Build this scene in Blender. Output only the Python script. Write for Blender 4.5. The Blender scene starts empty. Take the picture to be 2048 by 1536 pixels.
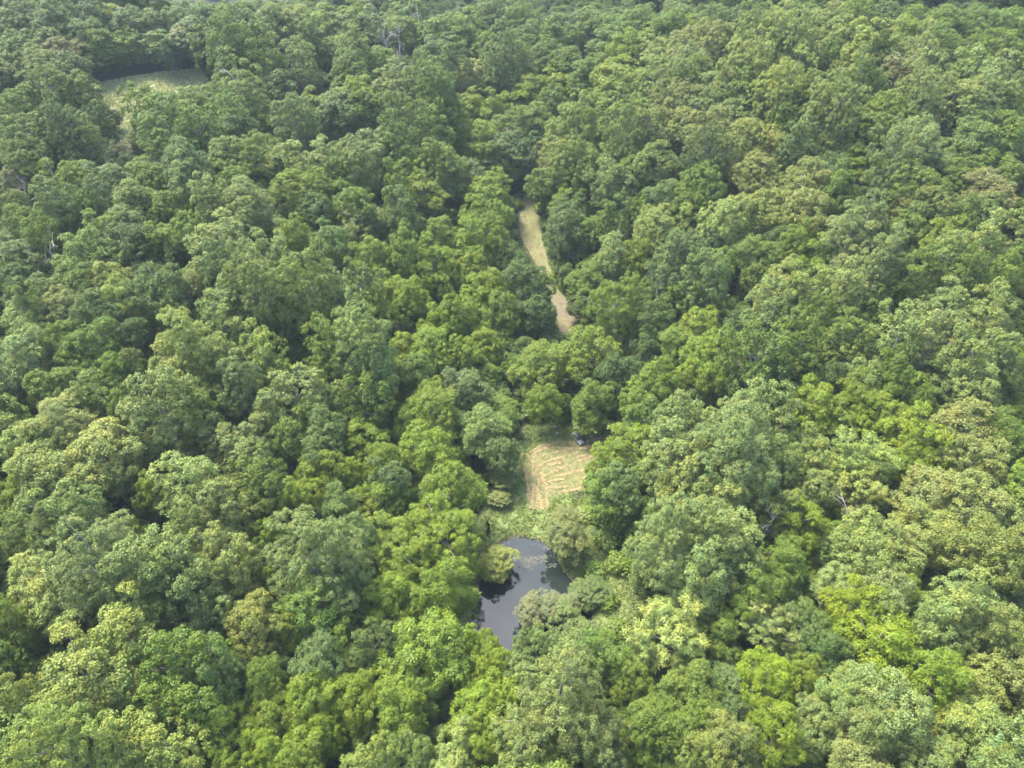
import bpy, math, random
import numpy as np
from mathutils import Vector

# ------------------------------------------------------------------ camera, sky, sun, exposure
scene = bpy.context.scene
CAM_H = 140.0
PITCH = math.radians(40.0)
FPX = 1430.0                       # focal length in pixels of the 2048 px wide photograph
cam_data = bpy.data.cameras.new("camera")
cam = bpy.data.objects.new("camera", cam_data)
scene.collection.objects.link(cam)
cam.location = (0, 0, CAM_H)
cam.rotation_euler = (math.radians(90) - PITCH, 0, 0)
cam_data.sensor_width = 36.0
cam_data.lens = 36.0 * FPX / 2048.0
cam_data.clip_start = 1.0
cam_data.clip_end = 30000.0
scene.camera = cam

SUN_EL, SUN_AZ = math.radians(61), math.radians(-50)   # azimuth from +Y, negative = to the left
world = bpy.data.worlds.new("World")
scene.world = world
world.use_nodes = True
wn = world.node_tree
sky = wn.nodes.new("ShaderNodeTexSky")
sky.sky_type = 'NISHITA'
sky.sun_disc = False
sky.sun_elevation = SUN_EL
sky.sun_rotation = SUN_AZ
sky.air_density = 1.0
sky.dust_density = 3.0
sky.ozone_density = 1.0
bg = wn.nodes["Background"]
bg.inputs["Strength"].default_value = 0.15
wn.links.new(sky.outputs["Color"], bg.inputs["Color"])

sd = bpy.data.lights.new("sun", 'SUN')
sd.energy = 2.4
sd.angle = math.radians(20)
sd.color = (1.0, 0.95, 0.84)
sun = bpy.data.objects.new("sun", sd)
scene.collection.objects.link(sun)
to_sun = Vector((math.sin(SUN_AZ) * math.cos(SUN_EL), math.cos(SUN_AZ) * math.cos(SUN_EL), math.sin(SUN_EL)))
sun.rotation_euler = (-to_sun).to_track_quat('-Z', 'Y').to_euler()

scene.view_settings.view_transform = 'Standard'
scene.view_settings.look = 'None'
scene.view_settings.exposure = 2.46
scene.view_settings.gamma = 1.0
scene.view_settings.use_curve_mapping = False
scene.cycles.max_bounces = 6
scene.cycles.diffuse_bounces = 2
scene.cycles.transmission_bounces = 3
scene.cycles.volume_bounces = 0

rng = np.random.default_rng(7)
random.seed(7)

# ------------------------------------------------------------------ terrain
def sst(a, b, v):
    t = np.clip((v - a) / (b - a), 0, 1)
    return t * t * (3 - 2 * t)

def valley_x(y):
    return np.interp(y, [-50, 60, 95, 133, 190, 262, 330, 450], [-8, 0, 4, 14, 19, 8, 8, 0])

def terrain(x, y):
    x = np.asarray(x, float); y = np.asarray(y, float)
    d = x - valley_x(y)
    w = 14 + 0 * y
    r = np.sqrt(np.maximum(d - w, 0) ** 2 + 60) - math.sqrt(60)
    l = np.sqrt(np.maximum(-d - w, 0) ** 2 + 60) - math.sqrt(60)
    z = 46 * (1 - np.exp(-r * 0.21 / 46)) + 24 * (1 - np.exp(-l * 0.15 / 24))
    z = z + 28 * sst(140, 430, y)
    z = z + 15 * np.exp(-((x - 135) / 80) ** 2 - ((y - 320) / 90) ** 2) + 8 * np.exp(-((x + 95) / 50) ** 2 - ((y - 200) / 60) ** 2)
    z = z - 9 * np.exp(-(d / 32) ** 2) * sst(160, 260, y) * sst(430, 330, y)
    z = z + 3 * sst(330, 400, y) * sst(-40, -160, x) - 62 * sst(395, 600, y) * sst(-60, -190, x)
    z = z + 2.5 * np.sin(x / 37.0 + 1.0) * np.sin(y / 45.0) * sst(30, 70, np.abs(d))
    z = z * np.where(y < 150, 1, 1)
    far = sst(1500, 4000, np.hypot(x, y))
    return z * (1 - far) + 20 * far

CF = np.array([0, math.cos(PITCH), -math.sin(PITCH)])
CU = np.array([0, math.sin(PITCH), math.cos(PITCH)])
def ray(px, py):
    return np.array([1, 0, 0]) * (px - 1024) / FPX - CU * (py - 768) / FPX + CF

def hit(px, py, hfun):
    """distance along the view axis at which the ray drops under terrain + hfun(t)"""
    d = ray(px, py)
    t = np.arange(60, 1600, 1.5)
    P = d[None, :] * t[:, None]
    gap = (P[:, 2] + CAM_H) - (terrain(P[:, 0], P[:, 1]) + hfun(t))
    k = np.argmax(gap < 0)
    if gap[k] >= 0:
        k = len(t) - 1
    a, b = gap[k - 1], gap[k]
    tt = t[k - 1] + (t[k] - t[k - 1]) * a / (a - b + 1e-9)
    p = d * tt
    return float(tt), float(p[0]), float(p[1])

def G(px, py):
    t, x, y = hit(px, py, lambda t: 0 * t)
    return (x, y)

def project(x, y, z):
    v = np.stack([np.asarray(x, float), np.asarray(y, float), np.asarray(z, float) - CAM_H], -1)
    f = v @ CF
    f = np.where(f < 1, 1, f)
    return 1024 + FPX * v[..., 0] / f, 768 - FPX * (v @ CU) / f, v @ CF

def in_poly(px, py, poly):
    px = np.asarray(px); py = np.asarray(py)
    inside = np.zeros(px.shape, bool)
    n = len(poly)
    for i in range(n):
        x1, y1 = poly[i]; x2, y2 = poly[(i + 1) % n]
        if y1 == y2: continue
        c = ((y1 > py) != (y2 > py)) & (px < (x2 - x1) * (py - y1) / (y2 - y1) + x1)
        inside ^= c
    return inside

def poly_dist(px, py, poly):
    px = np.asarray(px, float); py = np.asarray(py, float)
    best = np.full(px.shape, 1e9)
    n = len(poly)
    for i in range(n):
        a = np.array(poly[i]); b = np.array(poly[(i + 1) % n]); ab = b - a
        L = ab @ ab + 1e-9
        t = np.clip(((px - a[0]) * ab[0] + (py - a[1]) * ab[1]) / L, 0, 1)
        best = np.minimum(best, np.hypot(px - a[0] - t * ab[0], py - a[1] - t * ab[1]))
    return best

def smooth_poly(P, it=2):
    P = [tuple(p) for p in P]
    for _ in range(it):
        Q = []
        for i in range(len(P)):
            a = np.array(P[i]); b = np.array(P[(i + 1) % len(P)])
            Q += [tuple(a * .75 + b * .25), tuple(a * .25 + b * .75)]
        P = Q
    return P

# outlines of the open places, first as seen in the photograph, then laid on the ground
V_POND = [(1005, 1080), (1040, 1071), (1085, 1082), (1113, 1104), (1122, 1140), (1160, 1180), (1190, 1245), (1175, 1310),
          (1100, 1345), (1000, 1335), (938, 1290), (940, 1225), (962, 1160), (978, 1110)]
V_MOWN = [(1052, 950), (1050, 932), (1052, 920), (1060, 908), (1074, 897), (1096, 888), (1122, 882), (1160, 882), (1196, 872), (1204, 852), (1222, 850),
          (1236, 866), (1236, 895), (1226, 950), (1190, 975), (1150, 984), (1102, 990), (1100, 1019), (1057, 1018), (1054, 975)]
V_OPEN = [(1012, 890), (1050, 852), (1225, 845), (1262, 866), (1235, 905), (1180, 950), (1145, 990), (1165, 1040), (1240, 1120), (1262, 1230),
          (1215, 1300), (1120, 1340), (940, 1330), (925, 1240), (955, 1120), (950, 1060), (975, 990), (1000, 930)]
V_TRACK1 = [(1048, 392), (1062, 372), (1074, 398), (1078, 440), (1086, 480), (1100, 540), (1122, 590), (1095, 585), (1068, 520), (1042, 480), (1036, 430)]
V_TRACK2 = [(1090, 560), (1112, 575), (1140, 605), (1165, 645), (1170, 690), (1125, 690), (1112, 630)]
V_MEADOW = [(165, 178), (200, 166), (250, 156), (330, 143), (400, 138), (420, 165), (350, 185), (300, 215), (262, 260), (250, 300), (200, 305), (208, 260), (200, 215)]
V_FIELD = [(255, 56), (300, 50), (330, 56), (300, 64), (262, 64)]
POND = smooth_poly([G(*p) for p in V_POND])
MOWN = smooth_poly([G(*p) for p in V_MOWN], 1)
OPEN = [G(*p) for p in V_OPEN]
TRACK1 = smooth_poly([G(*p) for p in V_TRACK1], 1)
TRACK2 = smooth_poly([G(*p) for p in V_TRACK2], 1)
MEADOW = [G(*p) for p in V_MEADOW]
FIELD = [G(*p) for p in V_FIELD]
WATER_Z = -0.35

# ------------------------------------------------------------------ materials
def new_mat(name):
    m = bpy.data.materials.new(name); m.use_nodes = True
    nt = m.node_tree
    return m, nt, nt.nodes, nt.links, nt.nodes["Principled BSDF"]

def ramp(N, stops):
    r = N.new("ShaderNodeValToRGB")
    e = r.color_ramp.elements
    while len(e) < len(stops): e.new(0.5)
    for i, (p, c) in enumerate(stops):
        e[i].position = p; e[i].color = (*c, 1)
    return r

def noise(N, L, scale, detail=4, rough=0.6, coord=None, kind='Object'):
    n = N.new("ShaderNodeTexNoise"); n.inputs["Scale"].default_value = scale
    n.inputs["Detail"].default_value = detail; n.inputs["Roughness"].default_value = rough
    if coord is None:
        coord = N.new("ShaderNodeTexCoord").outputs[kind]
    L.new(coord, n.inputs["Vector"])
    return n

def mixc(N, L, fac, a, b, mode='MIX'):
    m = N.new("ShaderNodeMix"); m.data_type = 'RGBA'; m.blend_type = mode
    for sock, v in ((m.inputs[0], fac), (m.inputs[6], a), (m.inputs[7], b)):
        if isinstance(v, (int, float)): sock.default_value = v
        elif isinstance(v, tuple): sock.default_value = (*v, 1)
        else: L.new(v, sock)
    return m.outputs[2]

def leaf_material():
    """one leaf material; every tree brings its own colour (object colour, or the instance's tint)"""
    m, nt, N, L, P = new_mat("leaves")
    oi = N.new("ShaderNodeObjectInfo")
    ti = N.new("ShaderNodeAttribute"); ti.attribute_type = 'INSTANCER'; ti.attribute_name = "tint"
    fl = N.new("ShaderNodeAttribute"); fl.attribute_type = 'INSTANCER'; fl.attribute_name = "tint_on"
    base = mixc(N, L, fl.outputs["Fac"], oi.outputs["Color"], ti.outputs["Color"])
    va = N.new("ShaderNodeAttribute"); va.attribute_name = "leaf_tone"
    r = ramp(N, [(0.0, (0.62, 0.68, 0.66)), (0.5, (1.0, 1.0, 1.0)), (0.93, (1.28, 1.22, 1.12)), (1.0, (1.5, 1.45, 1.5))])
    L.new(va.outputs["Fac"], r.inputs["Fac"])
    nz = noise(N, L, 0.28, 3, 0.6)
    r2 = ramp(N, [(0.32, (0.84, 0.95, 1.0)), (0.5, (1.0, 1.0, 1.0)), (0.68, (1.22, 1.08, 0.86))]); L.new(nz.outputs["Fac"], r2.inputs["Fac"])
    base = mixc(N, L, 1.0, base, r2.outputs["Color"], 'MULTIPLY')
    c = mixc(N, L, 1.0, base, r.outputs["Color"], 'MULTIPLY')
    P.inputs["Roughness"].default_value = 0.5
    P.inputs["Specular IOR Level"].default_value = 0.22
    L.new(c, P.inputs["Base Color"])
    tr = N.new("ShaderNodeBsdfTranslucent")
    c2 = mixc(N, L, 1.0, c, (1.15, 1.25, 0.5), 'MULTIPLY')
    L.new(c2, tr.inputs["Color"])
    mx = N.new("ShaderNodeMixShader"); mx.inputs[0].default_value = 0.22
    L.new(P.outputs[0], mx.inputs[1]); L.new(tr.outputs[0], mx.inputs[2])
    L.new(mx.outputs[0], N["Material Output"].inputs["Surface"])
    return m

def bark_material(name, c1, c2):
    m, nt, N, L, P = new_mat(name)
    n = noise(N, L, 1.6, 6, 0.7)
    r = ramp(N, [(0.3, c1), (0.7, c2)])
    L.new(n.outputs["Fac"], r.inputs["Fac"]); L.new(r.outputs["Color"], P.inputs["Base Color"])
    P.inputs["Roughness"].default_value = 0.9
    b = N.new("ShaderNodeBump"); b.inputs["Strength"].default_value = 0.5; L.new(n.outputs["Fac"], b.inputs["Height"])
    L.new(b.outputs[0], P.inputs["Normal"])
    return m

def plain(name, col, rough=0.6, metal=0.0, spec=0.5, var=0.15, scale=3.0):
    m, nt, N, L, P = new_mat(name)
    n = noise(N, L, scale, 5)
    c = tuple(v * (1 - var) for v in col); d = tuple(min(1, v * (1 + var)) for v in col)
    r = ramp(N, [(0.3, c), (0.7, d)])
    L.new(n.outputs["Fac"], r.inputs["Fac"]); L.new(r.outputs["Color"], P.inputs["Base Color"])
    P.inputs["Roughness"].default_value = rough; P.inputs["Metallic"].default_value = metal
    P.inputs["Specular IOR Level"].default_value = spec
    return m

M_LEAF = leaf_material()
M_BARK = bark_material("bark", (0.13, 0.115, 0.095), (0.30, 0.275, 0.235))
M_DEAD = bark_material("dead_wood", (0.19, 0.17, 0.15), (0.34, 0.31, 0.28))

def ground_material():
    m, nt, N, L, P = new_mat("ground")
    co = N.new("ShaderNodeTexCoord").outputs["Object"]
    def at(n):
        a = N.new("ShaderNodeAttribute"); a.attribute_name = n; return a.outputs["Fac"]
    n1 = noise(N, L, 0.35, 8, 0.7, co); n2 = noise(N, L, 2.5, 6, 0.7, co); n3 = noise(N, L, 0.09, 4, 0.6, co)
    fl = ramp(N, [(0.3, (0.014, 0.017, 0.007)), (0.55, (0.024, 0.030, 0.010)), (0.75, (0.036, 0.034, 0.016))])
    L.new(n1.outputs["Fac"], fl.inputs["Fac"])
    gr = ramp(N, [(0.3, (0.060, 0.095, 0.022)), (0.5, (0.10, 0.135, 0.035)), (0.72, (0.17, 0.165, 0.065))])
    L.new(n1.outputs["Fac"], gr.inputs["Fac"])
    gv = mixc(N, L, 0.45, gr.outputs["Color"], n2.outputs["Fac"], 'OVERLAY')
    me = ramp(N, [(0.35, (0.16, 0.21, 0.06)), (0.52, (0.24, 0.26, 0.12)), (0.68, (0.38, 0.35, 0.26))])
    mm = N.new("ShaderNodeMath"); mm.operation = 'ADD'; L.new(n3.outputs["Fac"], mm.inputs[0]); 
    ms = N.new("ShaderNodeMath"); ms.operation = 'MULTIPLY_ADD'; L.new(n1.outputs["Fac"], ms.inputs[0]); ms.inputs[1].default_value = 0.8; ms.inputs[2].default_value = -0.4
    L.new(ms.outputs[0], mm.inputs[1]); L.new(mm.outputs[0], me.inputs["Fac"])
    mu = ramp(N, [(0.35, (0.055, 0.040, 0.026)), (0.65, (0.13, 0.10, 0.07))]); L.new(n2.outputs["Fac"], mu.inputs["Fac"])
    def edge(a, lo=0.35, hi=0.65):
        s = N.new("ShaderNodeMath"); s.operation = 'MULTIPLY_ADD'; L.new(n1.outputs["Fac"], s.inputs[0]); s.inputs[1].default_value = 0.5; s.inputs[2].default_value = -0.25
        t = N.new("ShaderNodeMath"); t.operation = 'ADD'; L.new(a, t.inputs[0]); L.new(s.outputs[0], t.inputs[1])
        u = N.new("ShaderNodeMapRange"); u.inputs[1].default_value = lo; u.inputs[2].default_value = hi; L.new(t.outputs[0], u.inputs[0])
        return u.outputs[0]
    c = mixc(N, L, edge(at("grass")), fl.outputs["Color"], gv)
    c = mixc(N, L, edge(at("meadow")), c, me.outputs["Color"])
    c = mixc(N, L, edge(at("mud"), 0.45, 0.6), c, mu.outputs["Color"])
    L.new(c, P.inputs["Base Color"]); P.inputs["Roughness"].default_value = 0.95
    b = N.new("ShaderNodeBump"); b.inputs["Strength"].default_value = 0.8; b.inputs["Distance"].default_value = 0.3
    L.new(n2.outputs["Fac"], b.inputs["Height"]); L.new(b.outputs[0], P.inputs["Normal"])
    return m

def straw_ground_material(name, brown=0.0):
    m, nt, N, L, P = new_mat(name)
    co = N.new("ShaderNodeTexCoord").outputs["Object"]
    n1 = noise(N, L, 0.8, 8, 0.75, co); n2 = noise(N, L, 5.0, 4, 0.7, co); n3 = noise(N, L, 0.15, 3, 0.5, co)
    a = ramp(N, [(0.34, (0.070, 0.088, 0.024)), (0.52, (0.115, 0.112, 0.040)), (0.72, (0.175, 0.145, 0.075))])
    L.new(n1.outputs["Fac"], a.inputs["Fac"])
    r = ramp(N, [(0.3, (0.075, 0.062, 0.034)), (0.7, (0.125, 0.102, 0.058))]); L.new(n1.outputs["Fac"], r.inputs["Fac"])
    f = N.new("ShaderNodeMapRange"); f.inputs[1].default_value = 0.62 - brown; f.inputs[2].default_value = 0.72 - brown * 0.6; L.new(n3.outputs["Fac"], f.inputs[0])
    c = mixc(N, L, f.outputs[0], a.outputs["Color"], r.outputs["Color"])
    c = mixc(N, L, 0.35, c, n2.outputs["Fac"], 'OVERLAY')
    L.new(c, P.inputs["Base Color"]); P.inputs["Roughness"].default_value = 0.95
    b = N.new("ShaderNodeBump"); b.inputs["Strength"].default_value = 0.7; b.inputs["Distance"].default_value = 0.15
    L.new(n2.outputs["Fac"], b.inputs["Height"]); L.new(b.outputs[0], P.inputs["Normal"])
    return m

def water_material():
    m, nt, N, L, P = new_mat("pond_water")
    co = N.new("ShaderNodeTexCoord").outputs["Object"]
    n1 = noise(N, L, 0.09, 3, 0.5, co)
    r = ramp(N, [(0.35, (0.008, 0.012, 0.010)), (0.65, (0.014, 0.019, 0.016))]); L.new(n1.outputs["Fac"], r.inputs["Fac"])
    L.new(r.outputs["Color"], P.inputs["Base Color"])
    P.inputs["Roughness"].default_value = 0.04; P.inputs["IOR"].default_value = 1.5
    n2 = noise(N, L, 1.2, 3, 0.5, co)
    b = N.new("ShaderNodeBump"); b.inputs["Strength"].default_value = 0.04; b.inputs["Distance"].default_value = 0.1
    L.new(n2.outputs["Fac"], b.inputs["Height"]); L.new(b.outputs[0], P.inputs["Normal"])
    return m

def tuft_material(name, stops):
    m, nt, N, L, P = new_mat(name)
    va = N.new("ShaderNodeAttribute"); va.attribute_name = "leaf_tone"
    r = ramp(N, stops); L.new(va.outputs["Fac"], r.inputs["Fac"])
    L.new(r.outputs["Color"], P.inputs["Base Color"]); P.inputs["Roughness"].default_value = 0.8
    P.inputs["Specular IOR Level"].default_value = 0.2
    return m

# ------------------------------------------------------------------ mesh helpers
def mesh_np(name, V, F, mat=None, attrs=None, smooth=False):
    """F: (n,k) array of equal-sized faces or a list of such arrays"""
    me = bpy.data.meshes.new(name)
    Fs = F if isinstance(F, list) else [F]
    Fs = [f for f in Fs if len(f)]
    V = np.asarray(V, np.float32)
    me.vertices.add(len(V)); me.vertices.foreach_set("co", V.ravel())
    loops = np.concatenate([f.ravel() for f in Fs]).astype(np.int32)
    tot = np.concatenate([np.full(len(f), f.shape[1]) for f in Fs]).astype(np.int32)
    st = np.concatenate([[0], np.cumsum(tot)[:-1]]).astype(np.int32)
    me.loops.add(len(loops)); me.loops.foreach_set("vertex_index", loops)
    me.polygons.add(len(tot)); me.polygons.foreach_set("loop_start", st)
    try: me.polygons.foreach_set("loop_total", tot)
    except Exception: pass
    if attrs:
        for k, (dom, a) in attrs.items():
            at = me.attributes.new(k, 'FLOAT', dom); at.data.foreach_set("value", np.asarray(a, np.float32))
    me.update(calc_edges=True)
    me.validate()
    if smooth: me.shade_smooth()
    if mat: me.materials.append(mat)
    return me

def link(o, parent=None):
    scene.collection.objects.link(o)
    if parent: o.parent = parent
    return o

def obj(name, me, parent=None, kind=None, label=None, cat=None, group=None):
    o = link(bpy.data.objects.new(name, me), parent)
    tag(o, label, cat, group, kind)
    return o

def tag(o, label=None, cat=None, group=None, kind=None):
    if label: o["label"] = label
    if cat: o["category"] = cat
    if group: o["group"] = group
    if kind: o["kind"] = kind
    return o

class MB:
    def __init__(s): s.V = []; s.F = {3: [], 4: []}; s.n = 0
    def add(s, V, F):
        V = np.asarray(V, float)
        for f in F: s.F[len(f)].append([i + s.n for i in f])
        s.V.append(V); s.n += len(V)
    def tube(s, P, R, k=6):
        P = np.asarray(P, float); n = len(P)
        T = np.gradient(P, axis=0); T /= np.linalg.norm(T, axis=1)[:, None] + 1e-9
        ref = np.array([0.3, 1, 0.1]) if abs(T[0][2]) > 0.7 else np.array([0, 0, 1.0])
        out = []
        for i in range(n):
            a = np.cross(T[i], ref); a /= np.linalg.norm(a) + 1e-9; b = np.cross(T[i], a)
            ang = np.arange(k) * 2 * math.pi / k
            out.append(P[i] + R[i] * (np.cos(ang)[:, None] * a + np.sin(ang)[:, None] * b))
        F = [[i * k + j, i * k + (j + 1) % k, (i + 1) * k + (j + 1) % k, (i + 1) * k + j] for i in range(n - 1) for j in range(k)]
        V = np.concatenate(out + [P[-1:]])
        F += [[(n - 1) * k + j, (n - 1) * k + (j + 1) % k, n * k] for j in range(k)]
        s.add(V, F)
    def mesh(s, name, mat, smooth=True):
        return mesh_np(name, np.concatenate(s.V), [np.array(s.F[4]).reshape(-1, 4), np.array(s.F[3]).reshape(-1, 3)], mat, smooth=smooth)

def unit(v): return v / (np.linalg.norm(v, axis=-1, keepdims=True) + 1e-9)

def leaves_mesh(name, P, Nn, T, ln, wd, tone, fold=0.0):
    """a rhombic leaf at every point: normal Nn, long axis T"""
    T = unit(T - Nn * (T * Nn).sum(-1, keepdims=True)); S = np.cross(Nn, T)
    ln = np.asarray(ln)[:, None]; wd = np.asarray(wd)[:, None]
    a = P - T * ln * .5; c = P + T * ln * .5 ; b = P + S * wd * .5 - T * ln * .08 + Nn * wd * fold; d = P - S * wd * .5 - T * ln * .08 + Nn * wd * fold
    V = np.stack([a, b, c, d], 1).reshape(-1, 3)
    F = np.arange(len(P) * 4).reshape(-1, 4)
    return mesh_np(name, V, F, M_LEAF, {"leaf_tone": ('FACE', tone)})

# ------------------------------------------------------------------ tree prototypes (reference: 16 m wide, 21 m tall)
REF_W, REF_H = 16.0, 21.0
KIND = {
 # nl lobes, lobe radius, subs per lobe, sub radius, leaves per sub, leaf length, width, droop, envelope radii, centre z
 'P': dict(nl=34, lr=(1.5, 2.5), ns=15, sr=(.5, .95), lf=44, ll=.36, lw=.27, droop=.0, ax=6.3, az=8.8, zc=11.2, top=1.1),
 'R': dict(nl=24, lr=(2.1, 3.1), ns=20, sr=(.75, 1.15), lf=46, ll=.38, lw=.28, droop=.0, ax=6.0, az=6.6, zc=12.2, top=.3),
 'W': dict(nl=22, lr=(1.7, 2.9), ns=15, sr=(.75, 1.2), lf=50, ll=.55, lw=.20, droop=.75, ax=6.4, az=7.2, zc=12.0, top=.4),
 'A': dict(nl=20, lr=(1.6, 2.4), ns=10, sr=(.8, 1.2), lf=34, ll=.95, lw=.20, droop=.45, ax=6.2, az=6.2, zc=13.0, top=.5),
 'S': dict(nl=24, lr=(1.6, 2.6), ns=16, sr=(.7, 1.2), lf=80, ll=.5, lw=.16, droop=.5, ax=6.0, az=7.5, zc=11.0, top=.2),
}
def make_proto(kind, seed, big=1.0):
    k = dict(KIND[kind]); r = np.random.default_rng(seed)
    if big > 1:
        q = big
        k.update(nl=int(k['nl'] * q ** 1.7), ax=k['ax'] * q, az=k['az'] * 1.25, zc=k['zc'] * 1.25, lr=(k['lr'][0] * q ** .35, k['lr'][1] * q ** .5), lf=int(k['lf'] * 1.3), ll=k['ll'] * .88, lw=k['lw'] * .88)
    # lobes spread over the envelope by best candidate
    L = []; LR = []
    lean = r.normal(0, .5, 2)
    ph = r.uniform(0, 6.28, 4)
    for i in range(k['nl']):
        best = None; bd = -1
        for _ in range(12):
            d = unit(r.normal(size=3)); 
            if d[2] < -0.75: d[2] *= -1
            az = math.atan2(d[1], d[0])
            wob = 1 + .18 * math.sin(2 * az + ph[0]) + .16 * math.sin(3 * az + ph[1] + d[2] * 3)
            rad = r.uniform(.60, .98) * wob
            if d[2] > .5: rad *= 1 + k['top'] * r.uniform(-.18, .16)
            q = np.array([d[0] * k['ax'] * rad, d[1] * k['ax'] * rad, k['zc'] + d[2] * k['az'] * rad])
            low = np.clip((k['zc'] - q[2]) / k['az'], 0, 1)
            q[:2] *= 1 - .35 * low; q[:2] += lean
            m = min([np.linalg.norm((q - p) * [1, 1, .8]) for p in L], default=9)
            if m > bd: bd = m; best = q
        L.append(best); LR.append(r.uniform(*k['lr']) * (1 - .18 * (best[2] > k['zc'] + .6 * k['az'])))
    for _ in range(4):
        L.append(np.array([*(r.normal(0, 1.8, 2)), k['zc'] + r.uniform(-1, .5) * k['az'] * .5])); LR.append(k['lr'][1])
    L = np.array(L); LR = np.array(LR)
    C = np.array([0, 0, k['zc'] - 2.5])
    # sub clumps
    SP = []; SR = []; SD = []
    for i in range(len(L)):
        out = unit(L[i] - C)
        cnt = 0
        for _ in range(k['ns'] * 3):
            d = unit(r.normal(size=3))
            if d @ unit(out * .8 + np.array([0, 0, .6])) < -.15: continue
            p = L[i] + d * LR[i] * r.uniform(.8, 1.08) * np.array([1, 1, .82])
            dd = np.linalg.norm((L - p), axis=1) / LR; dd[i] = 9
            if dd.min() < .72: continue
            if SP and np.min(np.linalg.norm(np.array(SP[-cnt:] if cnt else [[99, 99, 99]]) - p, axis=1)) < .55 * k['sr'][0]: continue
            SP.append(p); SR.append(r.uniform(*k['sr'])); SD.append(d * .6 + out * .5); cnt += 1
            if cnt >= k['ns']: break
    SP = np.array(SP); SR = np.array(SR); SD = unit(np.array(SD))
    n = len(SP); m = k['lf']
    D = unit(r.normal(size=(n, m, 3)))
    D = unit(D + .55 * SD[:, None, :] + np.array([0, 0, .35]))
    rad = r.uniform(.55, 1.12, (n, m, 1)) * SR[:, None, None]
    P = SP[:, None, :] + D * rad * np.array([1, 1, .75])
    P = P + r.normal(0, .10, P.shape)
    Nn = unit(D * .8 + np.array([0, 0, .55]) + r.normal(0, .42, D.shape))
    rand = r.normal(size=D.shape)
    if k['droop'] > .05:
        outw = D.copy(); outw[..., 2] = 0
        T = unit(unit(outw) * 1.0 + np.array([0, 0, -k['droop']]) + rand * .35)
        if kind == 'A': # whorls of long fronds
            q = (np.arange(m) // 9)
            P = SP[:, None, :] + SD[:, None, :] * (q[None, :, None] * .35 - .2) + r.normal(0, .12, (n, m, 3))
            a = (np.arange(m) % 9) * 2 * math.pi / 9 + r.uniform(0, 6.28, (n, 1))
            a = a + r.normal(0, .15, (n, m))
            T = unit(np.stack([np.cos(a), np.sin(a), np.full(a.shape, -k['droop']) + r.normal(0, .2, a.shape)], -1))
            P = P + T * k['ll'] * .55
            Nn = unit(np.array([0, 0, 1.0]) + T * .4 + r.normal(0, .25, T.shape))
    else:
        T = rand
    s = r.uniform(.7, 1.3, n * m)
    tone_sub = r.uniform(-.14, .14, n)[:, None]
    tone = np.clip(.5 + tone_sub + r.normal(0, .17, (n, m)), 0, 1).ravel()
    crown = leaves_mesh("crown_" + kind, P.reshape(-1, 3), Nn.reshape(-1, 3), T.reshape(-1, 3), k['ll'] * s, k['lw'] * s, tone, .12)
    # trunk with limbs reaching into the lobes
    mb = MB()
    tz = np.linspace(0, k['zc'] + k['az'] * .35, 7)
    TP = np.stack([np.sin(tz / 5 + ph[2]) * .25 * tz / 10 + lean[0] * tz / 16, np.cos(tz / 6 + ph[3]) * .25 * tz / 10 + lean[1] * tz / 16, tz], 1)
    mb.tube(TP, np.linspace(.42, .10, 7) + np.array([.16, 0, 0, 0, 0, 0, 0]), 7)
    for i in r.permutation(len(L))[:15]:
        h = np.clip(L[i][2] - r.uniform(2.5, 6), 3.5, tz[-1] - 1)
        s0 = np.array([np.interp(h, tz, TP[:, 0]), np.interp(h, tz, TP[:, 1]), h])
        e = L[i] + unit(L[i] - C) * LR[i] * .5
        mid = s0 * .5 + e * .5 + np.array([0, 0, -.5]) + r.normal(0, .3, 3)
        t = np.linspace(0, 1, 5)[:, None]
        Q = (1 - t) ** 2 * s0 + 2 * t * (1 - t) * mid + t * t * e
        mb.tube(Q, np.linspace(.17, .035, 5) * (1.5 if big > 1 else 1), 5)
        for _ in range(2):
            j = r.integers(2, 4); e2 = Q[j] + unit(r.normal(size=3) + unit(e - s0) * 1.2) * r.uniform(1.2, 2.4)
            mb.tube([Q[j], (Q[j] + e2) / 2 + r.normal(0, .12, 3), e2], [.06, .04, .018], 4)
    trunk = mb.mesh("trunk_" + kind, M_BARK)
    return crown, trunk

PROTO = {}
for kd, nvar in (('P', 4), ('R', 4), ('W', 4), ('A', 2), ('S', 2)):
    PROTO[kd] = [make_proto(kd, 100 * ord(kd) + v) for v in range(nvar)]
BIGW, BIGH = REF_W * 1.5, REF_H * 1.25
PBIG = {kd: [make_proto(kd, 77 * ord(kd) + v, 1.5) for v in range(nv)] for kd, nv in (('P', 3), ('R', 3), ('W', 2), ('A', 1))}
print("triangles in crowns", sum(len(c.polygons) * 2 for L_ in (PROTO, PBIG) for v in L_.values() for c, t in v))

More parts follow.
